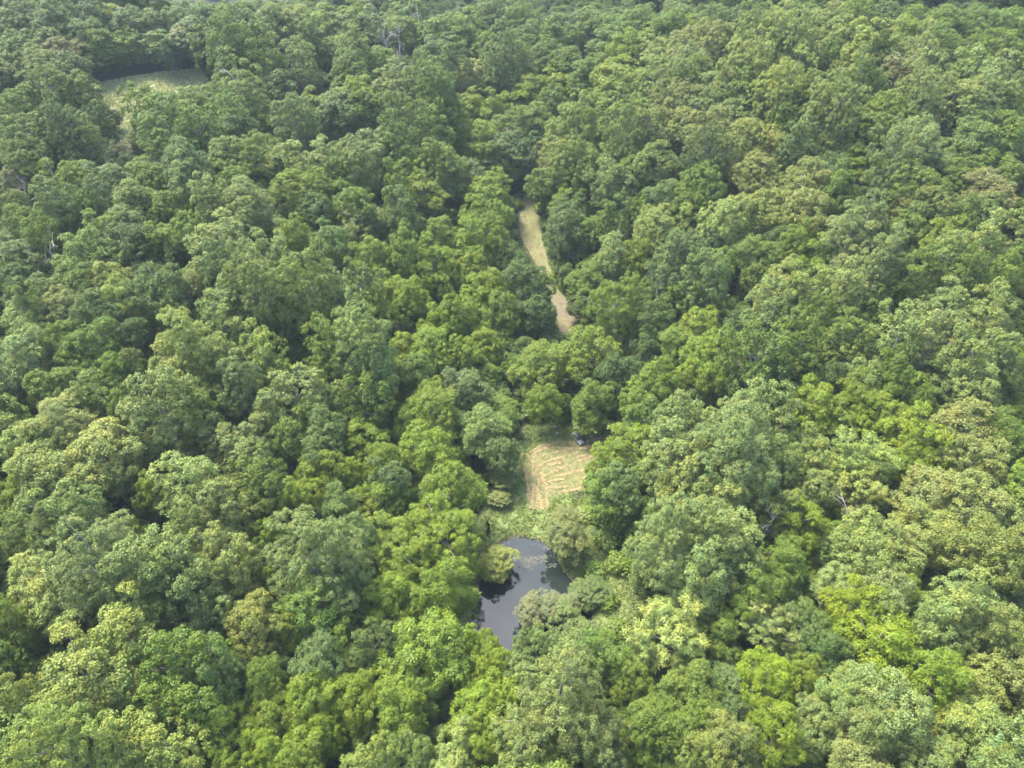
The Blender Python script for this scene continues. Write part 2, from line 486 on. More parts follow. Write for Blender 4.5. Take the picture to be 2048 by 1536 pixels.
def make_bush(seed):
    """low shrub about 4 m wide and 3 m tall"""
    r = np.random.default_rng(seed)
    n, m = 34, 42
    D = unit(r.normal(size=(n, 3))); D[:, 2] = np.abs(D[:, 2]) * 1.0 - .1
    SP = D * np.array([1.45, 1.45, 1.5]) * r.uniform(.5, 1, (n, 1)) + [0, 0, 1.0]
    d = unit(r.normal(size=(n, m, 3)) + np.array([0, 0, .3]))
    P = SP[:, None] + d * r.uniform(.3, .7, (n, m, 1))
    Nn = unit(d * .8 + D[:, None] * .4 + np.array([0, 0, .4]) + r.normal(0, .4, d.shape))
    tone = np.clip(.5 + r.normal(0, .2, n * m), 0, 1)
    s = r.uniform(.7, 1.3, n * m)
    crown = leaves_mesh("shrub_leaves", P.reshape(-1, 3), Nn.reshape(-1, 3), r.normal(size=(n * m, 3)), .32 * s, .2 * s, tone, .12)
    mb = MB()
    for i in range(7):
        e = SP[i]; mb.tube([[0, 0, 0], e * [.45, .45, .6], e], [.06, .04, .015], 4)
    return crown, mb.mesh("shrub_stems", M_BARK)
BUSH = [make_bush(s) for s in (1, 2, 3)]

def dead_mesh(seed, h=12.0, spread=.5, fine=3):
    r = np.random.default_rng(seed); mb = MB()
    def grow(p, d, l, rad, lev):
        n = 5; P = [p]
        for i in range(n):
            d = unit(d + r.normal(0, .13, 3) + np.array([0, 0, .04])); P.append(P[-1] + d * l / n)
        mb.tube(P, np.linspace(rad, rad * .45, n + 1), 6 if lev == 0 else 4)
        if lev < fine:
            for i in range(3 + (lev == 0) * 3):
                j = r.integers(2, n + 1); dd = unit(d + r.normal(0, 1, 3) * spread + np.array([0, 0, .15]))
                grow(P[j], dd, l * r.uniform(.35, .6), rad * .5, lev + 1)
    grow(np.zeros(3), np.array([0, 0, 1.0]), h * .75, h * .018, 0)
    return mb.mesh("bare_wood", M_DEAD)
DEAD = [dead_mesh(s) for s in (5, 6, 7, 8)]

# ------------------------------------------------------------------ the trees as read from the photograph
# rows: x, y of the treetop, crown width, kind, colour; in the coordinates of an enlarged part of the photograph
COL = {'y': (.112, .156, .012), 'g': (.092, .136, .017), 'p': (.138, .174, .044), 'l': (.156, .190, .040), 'd': (.060, .094, .018),
       'b': (.095, .134, .033), 'o': (.132, .154, .034), 'n': (.134, .140, .046), 't': (.145, .150, .080)}
ZOOM = 700.0 / 2048.0
TILES = {
(0, 0): """
60 -20 260 R b;300 -40 260 R b;500 -30 200 R d;20 60 160 R b;140 58 200 R t;330 65 200 R b;490 85 190 R b;60 160 200 R b;600 0 160 R l
720 20 200 R b;850 45 190 R b;980 30 190 R b;1140 -10 200 R b;1260 10 170 R g;250 160 180 R b;420 120 160 R b;540 150 170 R g;1110 85 240 R b
200 250 200 R o;310 200 200 R n;480 195 180 R n;30 290 200 R b;130 330 160 R g;400 300 200 R d;500 275 180 R d;620 205 200 W g;730 165 140 R g
800 210 130 P b;890 165 200 P b;1060 140 220 R n;1180 160 200 P g;1300 90 260 P g;1400 10 280 P g;1330 240 240 P g;1500 160 230 P g
1570 10 180 R p;1700 20 220 R l;1860 30 240 W y;1980 60 180 R p;1800 110 200 P g;1700 220 260 P p;1900 210 180 R g;2000 200 150 R p
220 370 300 P g;370 365 150 P g;60 490 250 R g;450 440 220 P g;300 570 260 P d;540 560 160 P d;100 640 260 P g;400 660 280 P g;90 770 280 R g
250 700 220 R g;620 620 90 R d;1390 410 280 P p;1130 480 220 W y;790 470 180 P g;960 550 380 P g;1130 590 260 P g;1310 540 260 P g;1620 400 200 R d
1520 560 150 R g;1700 540 270 R b;1830 520 180 W y;1960 520 200 R b;2010 420 150 R g;1180 700 180 R g;1330 640 220 R d;1500 640 150 W y
1000 800 300 R b;1300 800 260 R g;1480 750 280 W g;1690 810 240 R p;1880 820 240 P p;1990 860 200 P g;1590 870 200 W y;600 930 240 R b
230 940 200 W y;400 930 200 W y;50 960 160 R n;830 900 220 R g;1060 900 220 P p;1340 940 200 R g;1730 960 300 W y;240 1020 240 P b;1170 1000 220 P p
900 1000 160 R g;1400 1040 330 R o;750 1060 260 R g;560 1060 160 P b;450 1090 180 R g;1050 1090 150 W y;940 1120 180 R g;280 1150 240 R g
90 1190 200 R g;680 1190 260 R b;30 1100 150 R o;560 1230 260 W y;1250 1260 350 P p;1090 1230 200 R g;960 1290 180 W y;900 1310 200 W y;760 1280 240 R d
1560 1310 280 P p;1380 1230 200 R o;1700 1260 200 W y;1920 1290 220 R b;60 1380 260 R b;460 1340 300 W g;190 1240 200 R g;1840 1130 200 R d""",
(680, 0): """
50 0 200 W y;130 40 230 P b;330 70 220 R g;400 -20 200 R g;600 60 200 R g;740 50 220 W y;860 80 150 R b;900 -30 250 R b;1060 0 250 R g;1120 110 250 R g
1280 60 230 R g;1480 20 220 R g;1620 50 200 R g;1760 20 250 R g;1950 40 220 R g;1850 100 200 R y;80 170 230 P g;500 120 180 R g;700 130 190 S g
560 190 180 R b;850 180 160 R g;960 170 300 P b;1180 200 300 R g;1560 130 220 W g;1700 170 220 W y;1900 190 250 W l;640 240 220 P b;230 260 260 R g
40 280 260 R g;1330 250 200 R g;1480 300 220 R g;1650 310 240 R y;1850 330 250 P l;500 340 320 P g;790 340 200 R o;980 290 240 P g;1120 410 220 R y
1280 400 200 R y;1450 340 200 R g;80 430 240 W y;300 380 300 P p;140 520 200 R g;560 460 260 P g;760 520 200 W y;900 520 200 W y;1060 480 220 W y
1240 480 180 R g;1420 540 300 P l;1540 430 160 W y;1620 380 250 P l;1960 380 260 P p;30 520 240 R b;190 530 150 W y;380 560 300 P g;520 620 280 P g
720 590 160 W y;700 670 180 W y;980 640 300 W g;1130 600 240 W g;820 700 240 W y;1330 620 280 P l;1700 560 300 P l;1850 600 250 R o;2010 600 200 R l
200 740 250 R b;350 700 260 P g;540 800 300 R g;940 740 220 A b;1060 760 200 R d;1300 760 300 R o;1500 660 260 R p;1400 780 320 R g;830 810 150 W y
70 800 300 P p;330 870 240 P g;740 890 200 A b;430 920 200 W y;940 910 150 W y;580 930 200 A b;1600 930 260 R b;1880 810 230 R b;1720 900 200 R g
1640 840 200 R g;1010 860 160 A b;870 1000 300 W y;480 1010 260 W y;320 1010 200 P g;640 1020 130 A b;1200 980 180 R g;1370 1080 220 W y
1650 1010 220 R b;330 1090 280 P d;60 1060 240 R g;110 1160 260 R o;790 1080 240 W y;1790 1110 150 W y;1900 1040 230 R b;850 1210 300 W y;560 1260 260 W g
920 1180 200 W y;1340 1130 200 R b;1590 1170 220 P g;1305 1220 250 R d;1440 1250 200 R g;1870 1190 330 R l;740 1280 300 W y;580 1300 260 W y
140 1370 260 W y;370 1340 240 P g;980 1400 250 R d;760 1380 300 W y;1620 1350 240 R p;1760 1400 200 W y;1960 1370 250 P b;520 1390 260 W y;300 1440 200 W y""",
(1348, 0): """
30 -20 200 R b;100 60 200 R y;250 10 250 R b;430 10 200 R d;530 10 250 P l;740 10 300 P l;650 60 280 P l;950 -20 220 R o;1080 -10 200 R g;1250 10 220 R d
1420 50 230 W y;1600 20 260 R g;1800 10 280 R g;1980 20 200 R g;230 90 280 R o;370 130 200 P p;1010 90 250 P l;1130 100 230 P l;1280 140 220 P l
1580 90 300 W g;1920 130 250 W y;80 160 240 R o;440 190 280 P l;650 180 200 P l;770 190 220 P l;1480 180 260 P l;1620 190 200 W y;1780 240 250 P p
2000 210 150 R g;150 240 260 R b;1090 240 260 P l;960 180 200 P g;1250 210 200 P g;430 300 230 P l;1370 290 220 R n;1530 330 260 P p;1950 290 250 P p
110 310 280 R g;650 340 300 P l;780 370 230 P l;1130 330 280 P g;240 400 280 R p;420 400 250 P g;1480 400 280 P p;1850 390 350 P p;60 450 280 R o
260 470 280 R b;480 440 280 R b;960 420 330 P p;830 440 260 P g;1400 500 250 R g;1700 430 260 P p;1990 470 200 P g;720 490 250 P g;960 560 230 W g
1180 450 200 R g;1250 530 240 R g;1350 560 330 R g;60 620 250 R o;240 620 300 R o;400 560 240 R b;710 640 200 R y;1820 660 280 R b;470 680 200 R g
250 730 280 P b;460 690 260 R o;610 740 240 R o;740 710 230 P b;940 700 140 P b;870 780 200 R p;1500 670 320 R p;1990 650 250 R g;1130 850 230 W y
1380 750 300 P p;1660 800 240 R b;1050 800 200 R g;200 910 300 R g;500 860 300 R o;800 910 320 R o;960 890 200 R d;1850 840 200 R g;2000 880 200 R g
1010 960 220 P g;1480 930 300 R g;1740 910 230 R g;1900 970 300 R n;590 1090 280 R l;100 1060 250 R g;800 1060 300 R o;1190 1110 300 P b;1400 1080 240 R o
1550 1090 240 R o;70 1170 200 R l;370 1120 300 R l;1700 1130 200 R g;1870 1130 250 R b;1430 1200 280 W g;2010 1140 130 W y;760 1290 220 W y
860 1350 250 W y;1080 1230 350 P p;1640 1260 300 W y;1280 1350 300 P p;1900 1260 350 P p;80 1370 250 P b;500 1350 300 R g;280 1440 250 R g
200 1330 220 R d;1700 1330 300 P p;640 1320 200 R d""",
(0, 500): """
600 50 220 W l;860 80 300 R d;1090 120 200 R o;220 120 200 R b;380 80 250 R g;60 70 200 R d;1250 -20 250 P b;1430 10 350 P p;1310 160 300 P p
1800 10 330 P l;1930 120 250 P p;1600 90 300 P p;660 150 230 W l;90 200 180 P l;310 210 230 R o;520 220 250 R b;100 290 260 R p;1350 310 300 P p
1050 380 350 P l;1500 430 250 P l;1230 470 260 P l;500 400 280 R g;700 400 220 R d;330 410 230 R g;400 500 240 R g;720 580 180 R b;600 600 230 R g
90 450 300 R p;1000 560 350 P l;1300 600 300 P p;1880 420 300 P g;230 690 280 R g;500 730 300 R g;880 730 340 P p;1700 690 350 P p;1990 740 200 P p
1100 790 300 P g;680 830 180 R g;310 880 440 R l;80 990 340 R l;560 1030 360 R l;170 1130 330 R l;1530 910 250 P p;1240 980 280 P p;1880 910 230 R b;1400 1060 300 P p
1850 1040 250 P b;1050 1210 400 P p;1500 1180 300 P g;1880 1190 280 W y;1730 1340 230 W y;300 1370 350 P p;60 1320 240 W y;1290 1400 300 P p
850 1290 110 W y;1960 1390 200 R b;380 1230 330 W l;1650 950 260 P g""",
(680, 500): """
60 40 260 P b;260 140 240 W y;400 160 240 W y;540 100 200 W y;450 20 200 W y;730 10 300 W y;900 110 230 W y;800 170 250 W y;1080 30 300 R d
180 260 240 W y;690 250 260 W y;590 300 220 W y;950 240 200 W g;1150 240 260 R d;1450 60 250 R g;1640 150 380 W y;1890 40 260 P b;1980 200 240 P g
1870 280 220 R b;1400 250 150 R d;40 320 380 P p;150 470 330 P p;850 420 240 W y;540 460 260 W y;330 480 200 W y;700 520 220 W y;440 610 230 W g
1460 480 350 W y;1200 565 350 W y;1650 590 260 R d;1890 640 260 R y;2000 430 250 R g;1800 500 160 R d;1800 740 260 R g;740 700 260 R b;520 760 200 W y
100 690 300 P g;1210 790 200 W y;1490 765 250 W g;1468 930 185 A g;1800 880 200 R b;550 830 330 W y;400 870 240 W y;850 952 300 R b;120 1010 250 W y;470 1050 300 W y
260 1090 250 W y;260 1240 230 P b;1930 880 160 W y;620 1260 330 W y;190 1390 260 W y;1730 1040 320 W y;1565 1300 260 W g;1560 1180 180 W y
1670 1290 230 P b;40 1230 120 W y;340 1390 180 W g;930 1080 200 R b""",
(1348, 500): """
240 20 300 P b;40 100 240 R d;160 190 230 W y;500 80 160 R g;650 80 260 P l;830 60 300 P l;1050 90 300 P p;1050 0 240 P p;1330 140 180 W y;1230 210 200 W g
1450 20 300 P g;1650 190 350 P p;1900 220 330 P l;1990 20 240 P g;1800 0 240 P g;600 230 280 P p;180 340 300 W y;420 340 200 R b;880 290 200 P g
1050 290 250 P g;560 400 400 P g;270 450 300 W y;800 400 300 P g;1000 420 300 P g;1400 330 330 P p;1560 380 350 P p;1850 440 350 P p;190 590 280 W y
620 600 250 P b;760 620 260 W g;950 630 200 R d;1150 640 200 R p;1330 560 240 P g;1980 560 240 P p;1780 640 300 P p;1350 700 330 W y;880 740 300 W y
1120 720 260 W y;680 790 180 W y;100 830 300 P p;520 810 330 P p;1290 860 260 W y;1150 830 250 W y;960 880 260 A g;1500 820 170 W g;1780 890 350 R o
1990 920 250 R g;1500 940 330 W y;450 930 480 P p;60 1060 300 P p;850 1050 250 P p;1150 1050 350 A l;1830 1090 330 A o;1420 1170 250 W y;1570 1290 350 R o
1850 1340 330 R o;850 1260 250 P p;1150 1260 300 A l;120 1140 300 P l;280 1370 300 P p;600 1390 260 P p;330 1150 320 P p;700 1150 260 P p""",
(0, 1016): """
500 130 450 P p;900 180 400 P p;1280 100 350 P p;180 290 400 P l;1540 80 150 W y;1420 280 180 W y;1800 90 420 P p;600 560 450 P l;1050 320 380 P p
1430 560 300 R o;1800 380 400 P g;1680 620 160 W y;1850 790 300 R b;350 830 450 P l;1000 700 400 P g;1250 500 250 P p;1200 830 300 P b;1530 920 250 W g
1000 980 400 P g;750 970 250 P p;1750 1000 350 W y;1980 1010 300 W y;1260 1130 300 W y;1580 1120 280 W y;250 1200 500 P l;800 1200 450 P l
1780 1200 260 W y;1280 1300 300 W y;1740 1350 300 W y;60 1000 260 P l;20 560 240 P g;30 780 180 W g;550 1050 320 P p;1990 620 240 P g;1520 1350 240 W y
60 50 220 P p;250 60 260 P p;1100 0 260 P p""",
(680, 1016): """
330 90 430 W y;600 10 430 W y;180 700 260 P b;80 850 220 R b;500 680 440 W y;800 710 200 W y;900 830 240 W y;1130 720 180 P b;1370 630 260 P b
1260 730 260 P b;1120 850 260 P b;1530 760 330 W g;1950 560 400 A l;60 1000 260 W y;280 1060 330 W y;880 990 330 W y;1000 1090 200 W y;1300 1010 520 P p
760 1130 300 W y;450 1010 230 W g;120 1390 300 P l;640 1360 330 P l;420 1370 160 R b;1850 1150 300 R g;1720 950 220 W g;1760 1240 240 W g;30 20 250 P b
820 1330 220 W y;30 300 200 P b;1560 1250 330 P p;1060 1260 330 P p;230 400 300 W y;600 330 330 W y""",
(1348, 1016): """
100 -20 420 P p;400 80 330 P p;750 -60 300 W y;530 400 300 W g;820 600 200 R b;1200 90 350 R l;1370 110 300 R l;1000 360 260 R p;1600 20 350 R o
1900 60 350 R o;1290 380 300 R p;1750 400 380 P p;1980 280 220 R l;1600 560 300 R p;1950 560 300 P p;1130 450 300 W y;1400 440 250 W y;1250 650 420 W y
600 590 300 A p;300 640 250 W g;1570 850 350 W y;600 820 300 W y;800 880 230 W y;950 750 200 R d;1060 990 300 R p;1350 1060 400 R p;870 1180 250 R p
1870 930 330 R l;650 1180 300 W y;1200 1160 330 R p;1690 1170 230 R l;350 1260 300 R o;120 950 300 R g;150 1150 300 R g;1150 1370 350 R p;1570 1370 280 R p
1850 1210 300 R l;200 1340 250 R o;1980 1400 260 R l;740 200 260 W g;200 230 340 P p"""
}
BRIGHT = {(1130, 450), (1400, 440), (1250, 650), (650, 1180), (600, 820), (800, 880), (1500, 940)}
# the towering pale crowns: right of the clearing, on the left slope and at the lower left
TALL = {(1348, 500, 100, 830), (1348, 500, 520, 810), (1348, 500, 450, 930), (1348, 500, 60, 1060), (1348, 500, 280, 1370), (1348, 500, 120, 1140),
        (1348, 1016, 100, -20), (1348, 1016, 400, 80), (0, 500, 1050, 380), (0, 500, 1500, 430), (0, 500, 880, 730), (0, 500, 1430, 10), (0, 500, 1800, 10),
        (0, 1016, 500, 130), (0, 1016, 350, 830), (0, 1016, 250, 1200), (0, 1016, 1800, 90), (0, 1016, 900, 180), (680, 500, 40, 320), (680, 1016, 1300, 1010)}
trees = []
for (ox, oy), txt in TILES.items():
    for rec in txt.replace("\n", ";").split(";"):
        rec = rec.split()
        if not rec: continue
        zx, zy, zw = map(float, rec[:3]); kd, cl = rec[3], rec[4]
        px, py, pw = ox + zx * ZOOM, oy + zy * ZOOM, zw * ZOOM
        tall = (ox, oy, zx, zy) in TALL
        if tall: pw *= 1.22
        def hf(t, pw=pw, kd=kd):
            wm = np.clip(pw * t / FPX, 7, 30)
            h = (11.5 if kd == 'P' else 9.0 if kd == 'W' else 10.0) + (.98 if kd == 'P' else .80) * wm
            return h
        hs = 1.08 if tall else 1.0 + .13 * math.sin(zx * 12.9898 + zy * 78.233)
        for _ in range(7):
            t, x, y = hit(px, py + pw * .05, lambda t: hf(t) * hs)
            xa, ya = np.array([x]), np.array([y])
            if not any(in_poly(xa, ya, q)[0] or poly_dist(xa, ya, q)[0] < 1.5 for q in (MEADOW, MOWN, POND, TRACK1, TRACK2)): break
            hs *= .93
        wm = float(np.clip(pw * t / FPX, 7.0, 32)) * (1.06 + .14 * float(sst(500, 1000, py)) + .12 * float(sst(450, 200, py)))
        trees.append(dict(px=px, py=py, pw=pw, kd=kd, cl=cl, x=x, y=y, w=wm, h=float(hf(np.array(t))) * hs, bright=(zx, zy) in BRIGHT and oy >= 500))

def tint_of(cl, bright, r):
    c = np.array(COL[cl]) * r.uniform(.88, 1.14)
    c = c * np.array([r.uniform(.92, 1.05), 1, r.uniform(.85, 1.15)])
    if bright: c = c * np.array([1.16, 1.12, .8])
    return c

# ------------------------------------------------------------------ ground, pond, mown grass, track
def axis(parts):
    out = []
    for a, b, s in parts: out += list(np.arange(a, b, s))
    return np.array(out + [parts[-1][1]])
gx = axis([(-9000, -2000, 1000), (-2000, -600, 100), (-600, -60, 6), (-60, 60, 1.0), (60, 600, 6), (600, 2000, 100), (2000, 9000, 1000)])
gy = axis([(-3000, -200, 400), (-200, 60, 10), (60, 170, 1.0), (170, 300, 1.5), (300, 700, 5), (700, 1500, 40), (1500, 9000, 750)])
X, Y = np.meshgrid(gx, gy)
Z = terrain(X, Y)
dp = poly_dist(X, Y, POND); inp = in_poly(X, Y, POND)
sdp = np.where(inp, -dp, dp)
Z = Z - 0.35 * sst(4, 0, sdp) - 1.2 * sst(0.3, -3, sdp)
def zone(poly, soft):
    d = poly_dist(X, Y, poly); s = np.where(in_poly(X, Y, poly), d, -d)
    return sst(-soft, soft, s)
mud = sst(2.0, .2, sdp)
grass = np.maximum(np.maximum(zone(OPEN, 4), sst(7, 1, sdp)), np.maximum(zone(TRACK1, 4), zone(TRACK2, 4)))
meadow = np.maximum(zone(MEADOW, 4), zone(FIELD, 4))
nx, ny = len(gx), len(gy)
I = np.arange(nx * ny).reshape(ny, nx)
F = np.stack([I[:-1, :-1], I[:-1, 1:], I[1:, 1:], I[1:, :-1]], -1).reshape(-1, 4)
gm = mesh_np("ground", np.stack([X, Y, Z], -1).reshape(-1, 3), F, ground_material(),
             {"mud": ('POINT', mud.ravel()), "grass": ('POINT', grass.ravel()), "meadow": ('POINT', meadow.ravel())}, smooth=True)
obj("ground", gm, kind="structure")

def ground_z(x, y):
    """height of the ground sheet itself, pond bank included"""
    z = terrain(x, y)
    d = poly_dist(x, y, POND); s = np.where(in_poly(x, y, POND), -d, d)
    return z - 0.35 * sst(4, 0, s) - 1.2 * sst(0.3, -3, s)

def sheet(name, poly, zf, mat, step, attrs=None):
    xs = [p[0] for p in poly]; ys = [p[1] for p in poly]
    ax = np.arange(min(xs) - step, max(xs) + step * 2, step); ay = np.arange(min(ys) - step, max(ys) + step * 2, step)
    A, B = np.meshgrid(ax, ay)
    Zs = zf(A, B); I = np.arange(A.size).reshape(A.shape)
    F = np.stack([I[:-1, :-1], I[:-1, 1:], I[1:, 1:], I[1:, :-1]], -1).reshape(-1, 4)
    cx = (A[:-1, :-1] + A[1:, 1:]).ravel() / 2; cy = (B[:-1, :-1] + B[1:, 1:]).ravel() / 2
    jit = rng.normal(0, step * .5, cx.shape)
    d = poly_dist(cx, cy, poly); s = np.where(in_poly(cx, cy, poly), d, -d)
    F = F[s + jit > 0]
    used = np.unique(F); rem = np.zeros(A.size, int); rem[used] = np.arange(len(used))
    V = np.stack([A, B, Zs], -1).reshape(-1, 3)[used]
    return mesh_np(name, V, rem[F], mat, smooth=True)

# pond: one level sheet, slightly larger than the hollow, so that the bank cuts its edge
pe = np.array(POND); pc = pe.mean(0); po = pc + (pe - pc) * 1.03
V = np.concatenate([[[*pc, WATER_Z]], np.c_[po, np.full(len(po), WATER_Z)]])
F = np.array([[0, 1 + i, 1 + (i + 1) % len(po)] for i in range(len(po))])
obj("pond_water", mesh_np("pond_water", V, F, water_material()), kind="structure")
obj("mown_clearing", sheet("mown_clearing", MOWN, lambda a, b: terrain(a, b) + .05, straw_ground_material("mown_ground"), .5), kind="structure")
obj("track", sheet("track", TRACK1, lambda a, b: terrain(a, b) + .09, straw_ground_material("track_ground", .1), .5), kind="structure")
obj("track", sheet("track", TRACK2, lambda a, b: terrain(a, b) + .09, straw_ground_material("track_earth", .28), .5), kind="structure")

# cut hay lying in swaths
def along(P, step):
    P = np.array(P, float); s = np.concatenate([[0], np.cumsum(np.linalg.norm(np.diff(P, axis=0), axis=1))])
    t = np.arange(0, s[-1], step)
    Q = np.stack([np.interp(t, s, P[:, 0]), np.interp(t, s, P[:, 1])], 1)
    return Q, unit(np.gradient(Q, axis=0))
SW = [[(1057, 1018), (1055, 960), (1051, 930), (1056, 906), (1080, 891), (1120, 884), (1160, 889), (1205, 876)],
      [(1067, 1018), (1065, 960), (1064, 928), (1072, 906), (1100, 896), (1140, 897), (1185, 893)],
      [(1083, 1019), (1078, 965), (1072, 942), (1086, 925), (1120, 914), (1158, 905)],
      [(1096, 1017), (1090, 978), (1082, 955), (1108, 942), (1150, 928), (1205, 905)],
      [(1076, 1016), (1072, 970), (1068, 945)],
      [(1080, 951), (1112, 953), (1150, 943), (1215, 925)], [(1075, 962), (1100, 966), (1140, 958), (1210, 948)],
      [(1092, 976), (1120, 977), (1160, 970), (1205, 963)], [(1100, 986), (1130, 984), (1170, 975)],
      [(1085, 912), (1120, 905), (1150, 898), (1180, 895)], [(1100, 930), (1140, 919), (1180, 910), (1215, 893)],
      [(1220, 858), (1226, 872), (1215, 888), (1190, 899)], [(1212, 856), (1218, 872), (1204, 886)]]
TW = [[(1053, 400), (1042, 430), (1044, 470), (1055, 500), (1066, 522), (1082, 560)], [(1060, 402), (1050, 430), (1053, 468), (1064, 500), (1076, 525), (1090, 560)],
      [(1068, 400), (1064, 440), (1068, 470), (1078, 500), (1090, 530), (1100, 565)]]
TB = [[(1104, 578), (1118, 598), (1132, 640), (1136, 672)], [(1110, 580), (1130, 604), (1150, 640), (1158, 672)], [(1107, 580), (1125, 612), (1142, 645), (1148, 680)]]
def hay(name, lines, wid, dens, stops, label, group=None):
    Ps = []; Ts = []
    for ln in lines:
        W = [G(*p) for p in ln]
        Q, T = along(W, .12)
        if len(Q) < 3: continue
        patch = (np.sin(np.arange(len(Q)) * .12 * .9 + rng.uniform(0, 6)) + np.sin(np.arange(len(Q)) * .12 * .37 + rng.uniform(0, 6)))
        ph0 = rng.uniform(0, 6)
        for k in range(dens):
            keep = rng.uniform(-1.0, 2.6, len(Q)) < patch + .7
            n = rng.normal(0, 1, len(Q)) * wid * (1 + .5 * np.sin(np.arange(len(Q)) * .083 + ph0)) + .30 * np.sin(np.arange(len(Q)) * .031 + ph0) + .35 * np.sin(np.arange(len(Q)) * .05 + rng.uniform(0, 6))* (k % 2)
            q = Q + np.stack([-T[:, 1], T[:, 0]], 1) * n[:, None] + rng.normal(0, .05, Q.shape)
            Ps.append(q[keep]); Ts.append(T[keep])
    P2 = np.concatenate(Ps); T2 = np.concatenate(Ts)
    n = len(P2)
    P3 = np.c_[P2, terrain(P2[:, 0], P2[:, 1]) + .10 + rng.uniform(0, .12, n)]
    T3 = unit(np.c_[T2, np.zeros(n)] + rng.normal(0, .55, (n, 3)) * [1, 1, .25])
    Nn = unit(np.array([0, 0, 1.0]) + rng.normal(0, .35, (n, 3)))
    me = leaves_mesh(name, P3, Nn, T3, rng.uniform(.35, .8, n), rng.uniform(.08, .2, n), rng.uniform(0, 1, n))
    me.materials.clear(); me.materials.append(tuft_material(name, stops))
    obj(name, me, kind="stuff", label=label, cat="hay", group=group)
STRAW = [(0, (.16, .12, .055)), (.5, (.27, .205, .095)), (1, (.40, .32, .165))]
hay("cut_hay", SW, .17, 6, STRAW, "pale cut hay lying in curved swaths on the mown clearing")
hay("cut_hay", TW, .35, 3, [(0, (.12, .095, .045)), (.5, (.205, .162, .08)), (1, (.30, .245, .13))], "straw coloured cut hay in three rows along the upper track")
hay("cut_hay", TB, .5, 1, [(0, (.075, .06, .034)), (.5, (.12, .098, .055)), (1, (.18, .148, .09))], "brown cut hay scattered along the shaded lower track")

# grass and weeds round the clearing and the pond
def tufts(name, polys, n, size, stops, label, avoid=(), cat="grass", up=.35):
    Ps = []
    for poly in polys:
        xs = [p[0] for p in poly]; ys = [p[1] for p in poly]
        P = np.c_[rng.uniform(min(xs), max(xs), n), rng.uniform(min(ys), max(ys), n)]
        k = in_poly(P[:, 0], P[:, 1], poly)
        dens = np.sin(P[:, 0] * .9 + 1.3 * np.sin(P[:, 1] * .5)) * np.sin(P[:, 1] * .8 + np.sin(P[:, 0] * .4)) + .6 * np.sin(P[:, 0] * 2.3) * np.sin(P[:, 1] * 2.0)
        k &= rng.uniform(-1.5, .6, n) < dens
        for a, m in avoid:
            k &= ~in_poly(P[:, 0], P[:, 1], a) & (poly_dist(P[:, 0], P[:, 1], a) > m)
        Ps.append(P[k])
    P = np.concatenate(Ps); c = len(P); m = 5
    B = np.repeat(P, m, 0) + rng.normal(0, size * .35, (c * m, 2))
    h = np.repeat(rng.uniform(.5, 1.3, c), m) * size
    a = rng.uniform(0, 6.28, c * m)
    T = unit(np.stack([np.cos(a), np.sin(a), rng.uniform(.3, 1.6, c * m)], 1))
    P3 = np.c_[B, ground_z(B[:, 0], B[:, 1]) + h * up]
    Nn = unit(np.stack([-np.cos(a), -np.sin(a), np.full(c * m, .9)], 1) + rng.normal(0, .3, (c * m, 3)))
    tone = np.repeat(np.clip(rng.normal(.5, .2, c), 0, 1), m) + rng.normal(0, .1, c * m)
    me = leaves_mesh(name, P3, Nn, T, h, h * .38, np.clip(tone, 0, 1))
    me.materials.clear(); me.materials.append(tuft_material(name, stops))
    return obj(name, me, kind="stuff", label=label, cat=cat)
GREEN = [(0, (.055, .085, .018)), (.5, (.115, .155, .032)), (1, (.21, .22, .07))]
BANK = [(p[0], p[1]) for p in smooth_poly([G(*p) for p in [(920, 1320), (925, 1180), (955, 1060), (985, 960), (1000, 880), (1060, 845), (1270, 845),
        (1290, 900), (1240, 1000), (1240, 1080), (1290, 1180), (1300, 1330), (1150, 1400)]], 1)]
tufts("weeds", [BANK], 30000, .55, GREEN, "rough green weeds round the mown clearing and the pond", [(MOWN, .2), (POND, .25)], "weeds")
tufts("grass", [MOWN], 9000, .22, [(0, (.07, .10, .02)), (1, (.15, .16, .05))], "short regrowing grass between the hay swaths on the clearing")
tufts("meadow_grass", [MEADOW], 30000, .7, [(0, (.20, .24, .055)), (.5, (.31, .32, .11)), (1, (.46, .43, .28))], "tall pale flowering grass on the sloping far meadow", (), "grass")
TE = [smooth_poly([G(*p) for p in [(1025, 480), (1020, 410), (1040, 360), (1085, 370), (1100, 440), (1125, 560), (1090, 560), (1060, 530)]], 1),
      smooth_poly([G(*p) for p in [(1050, 700), (1060, 660), (1095, 600), (1085, 560), (1150, 560), (1190, 640), (1180, 700)]], 1)]
tufts("weeds", TE, 9000, .6, GREEN, "green weeds growing on both verges of the track through the wood", [(TRACK1, 0), (TRACK2, 0)], "weeds")

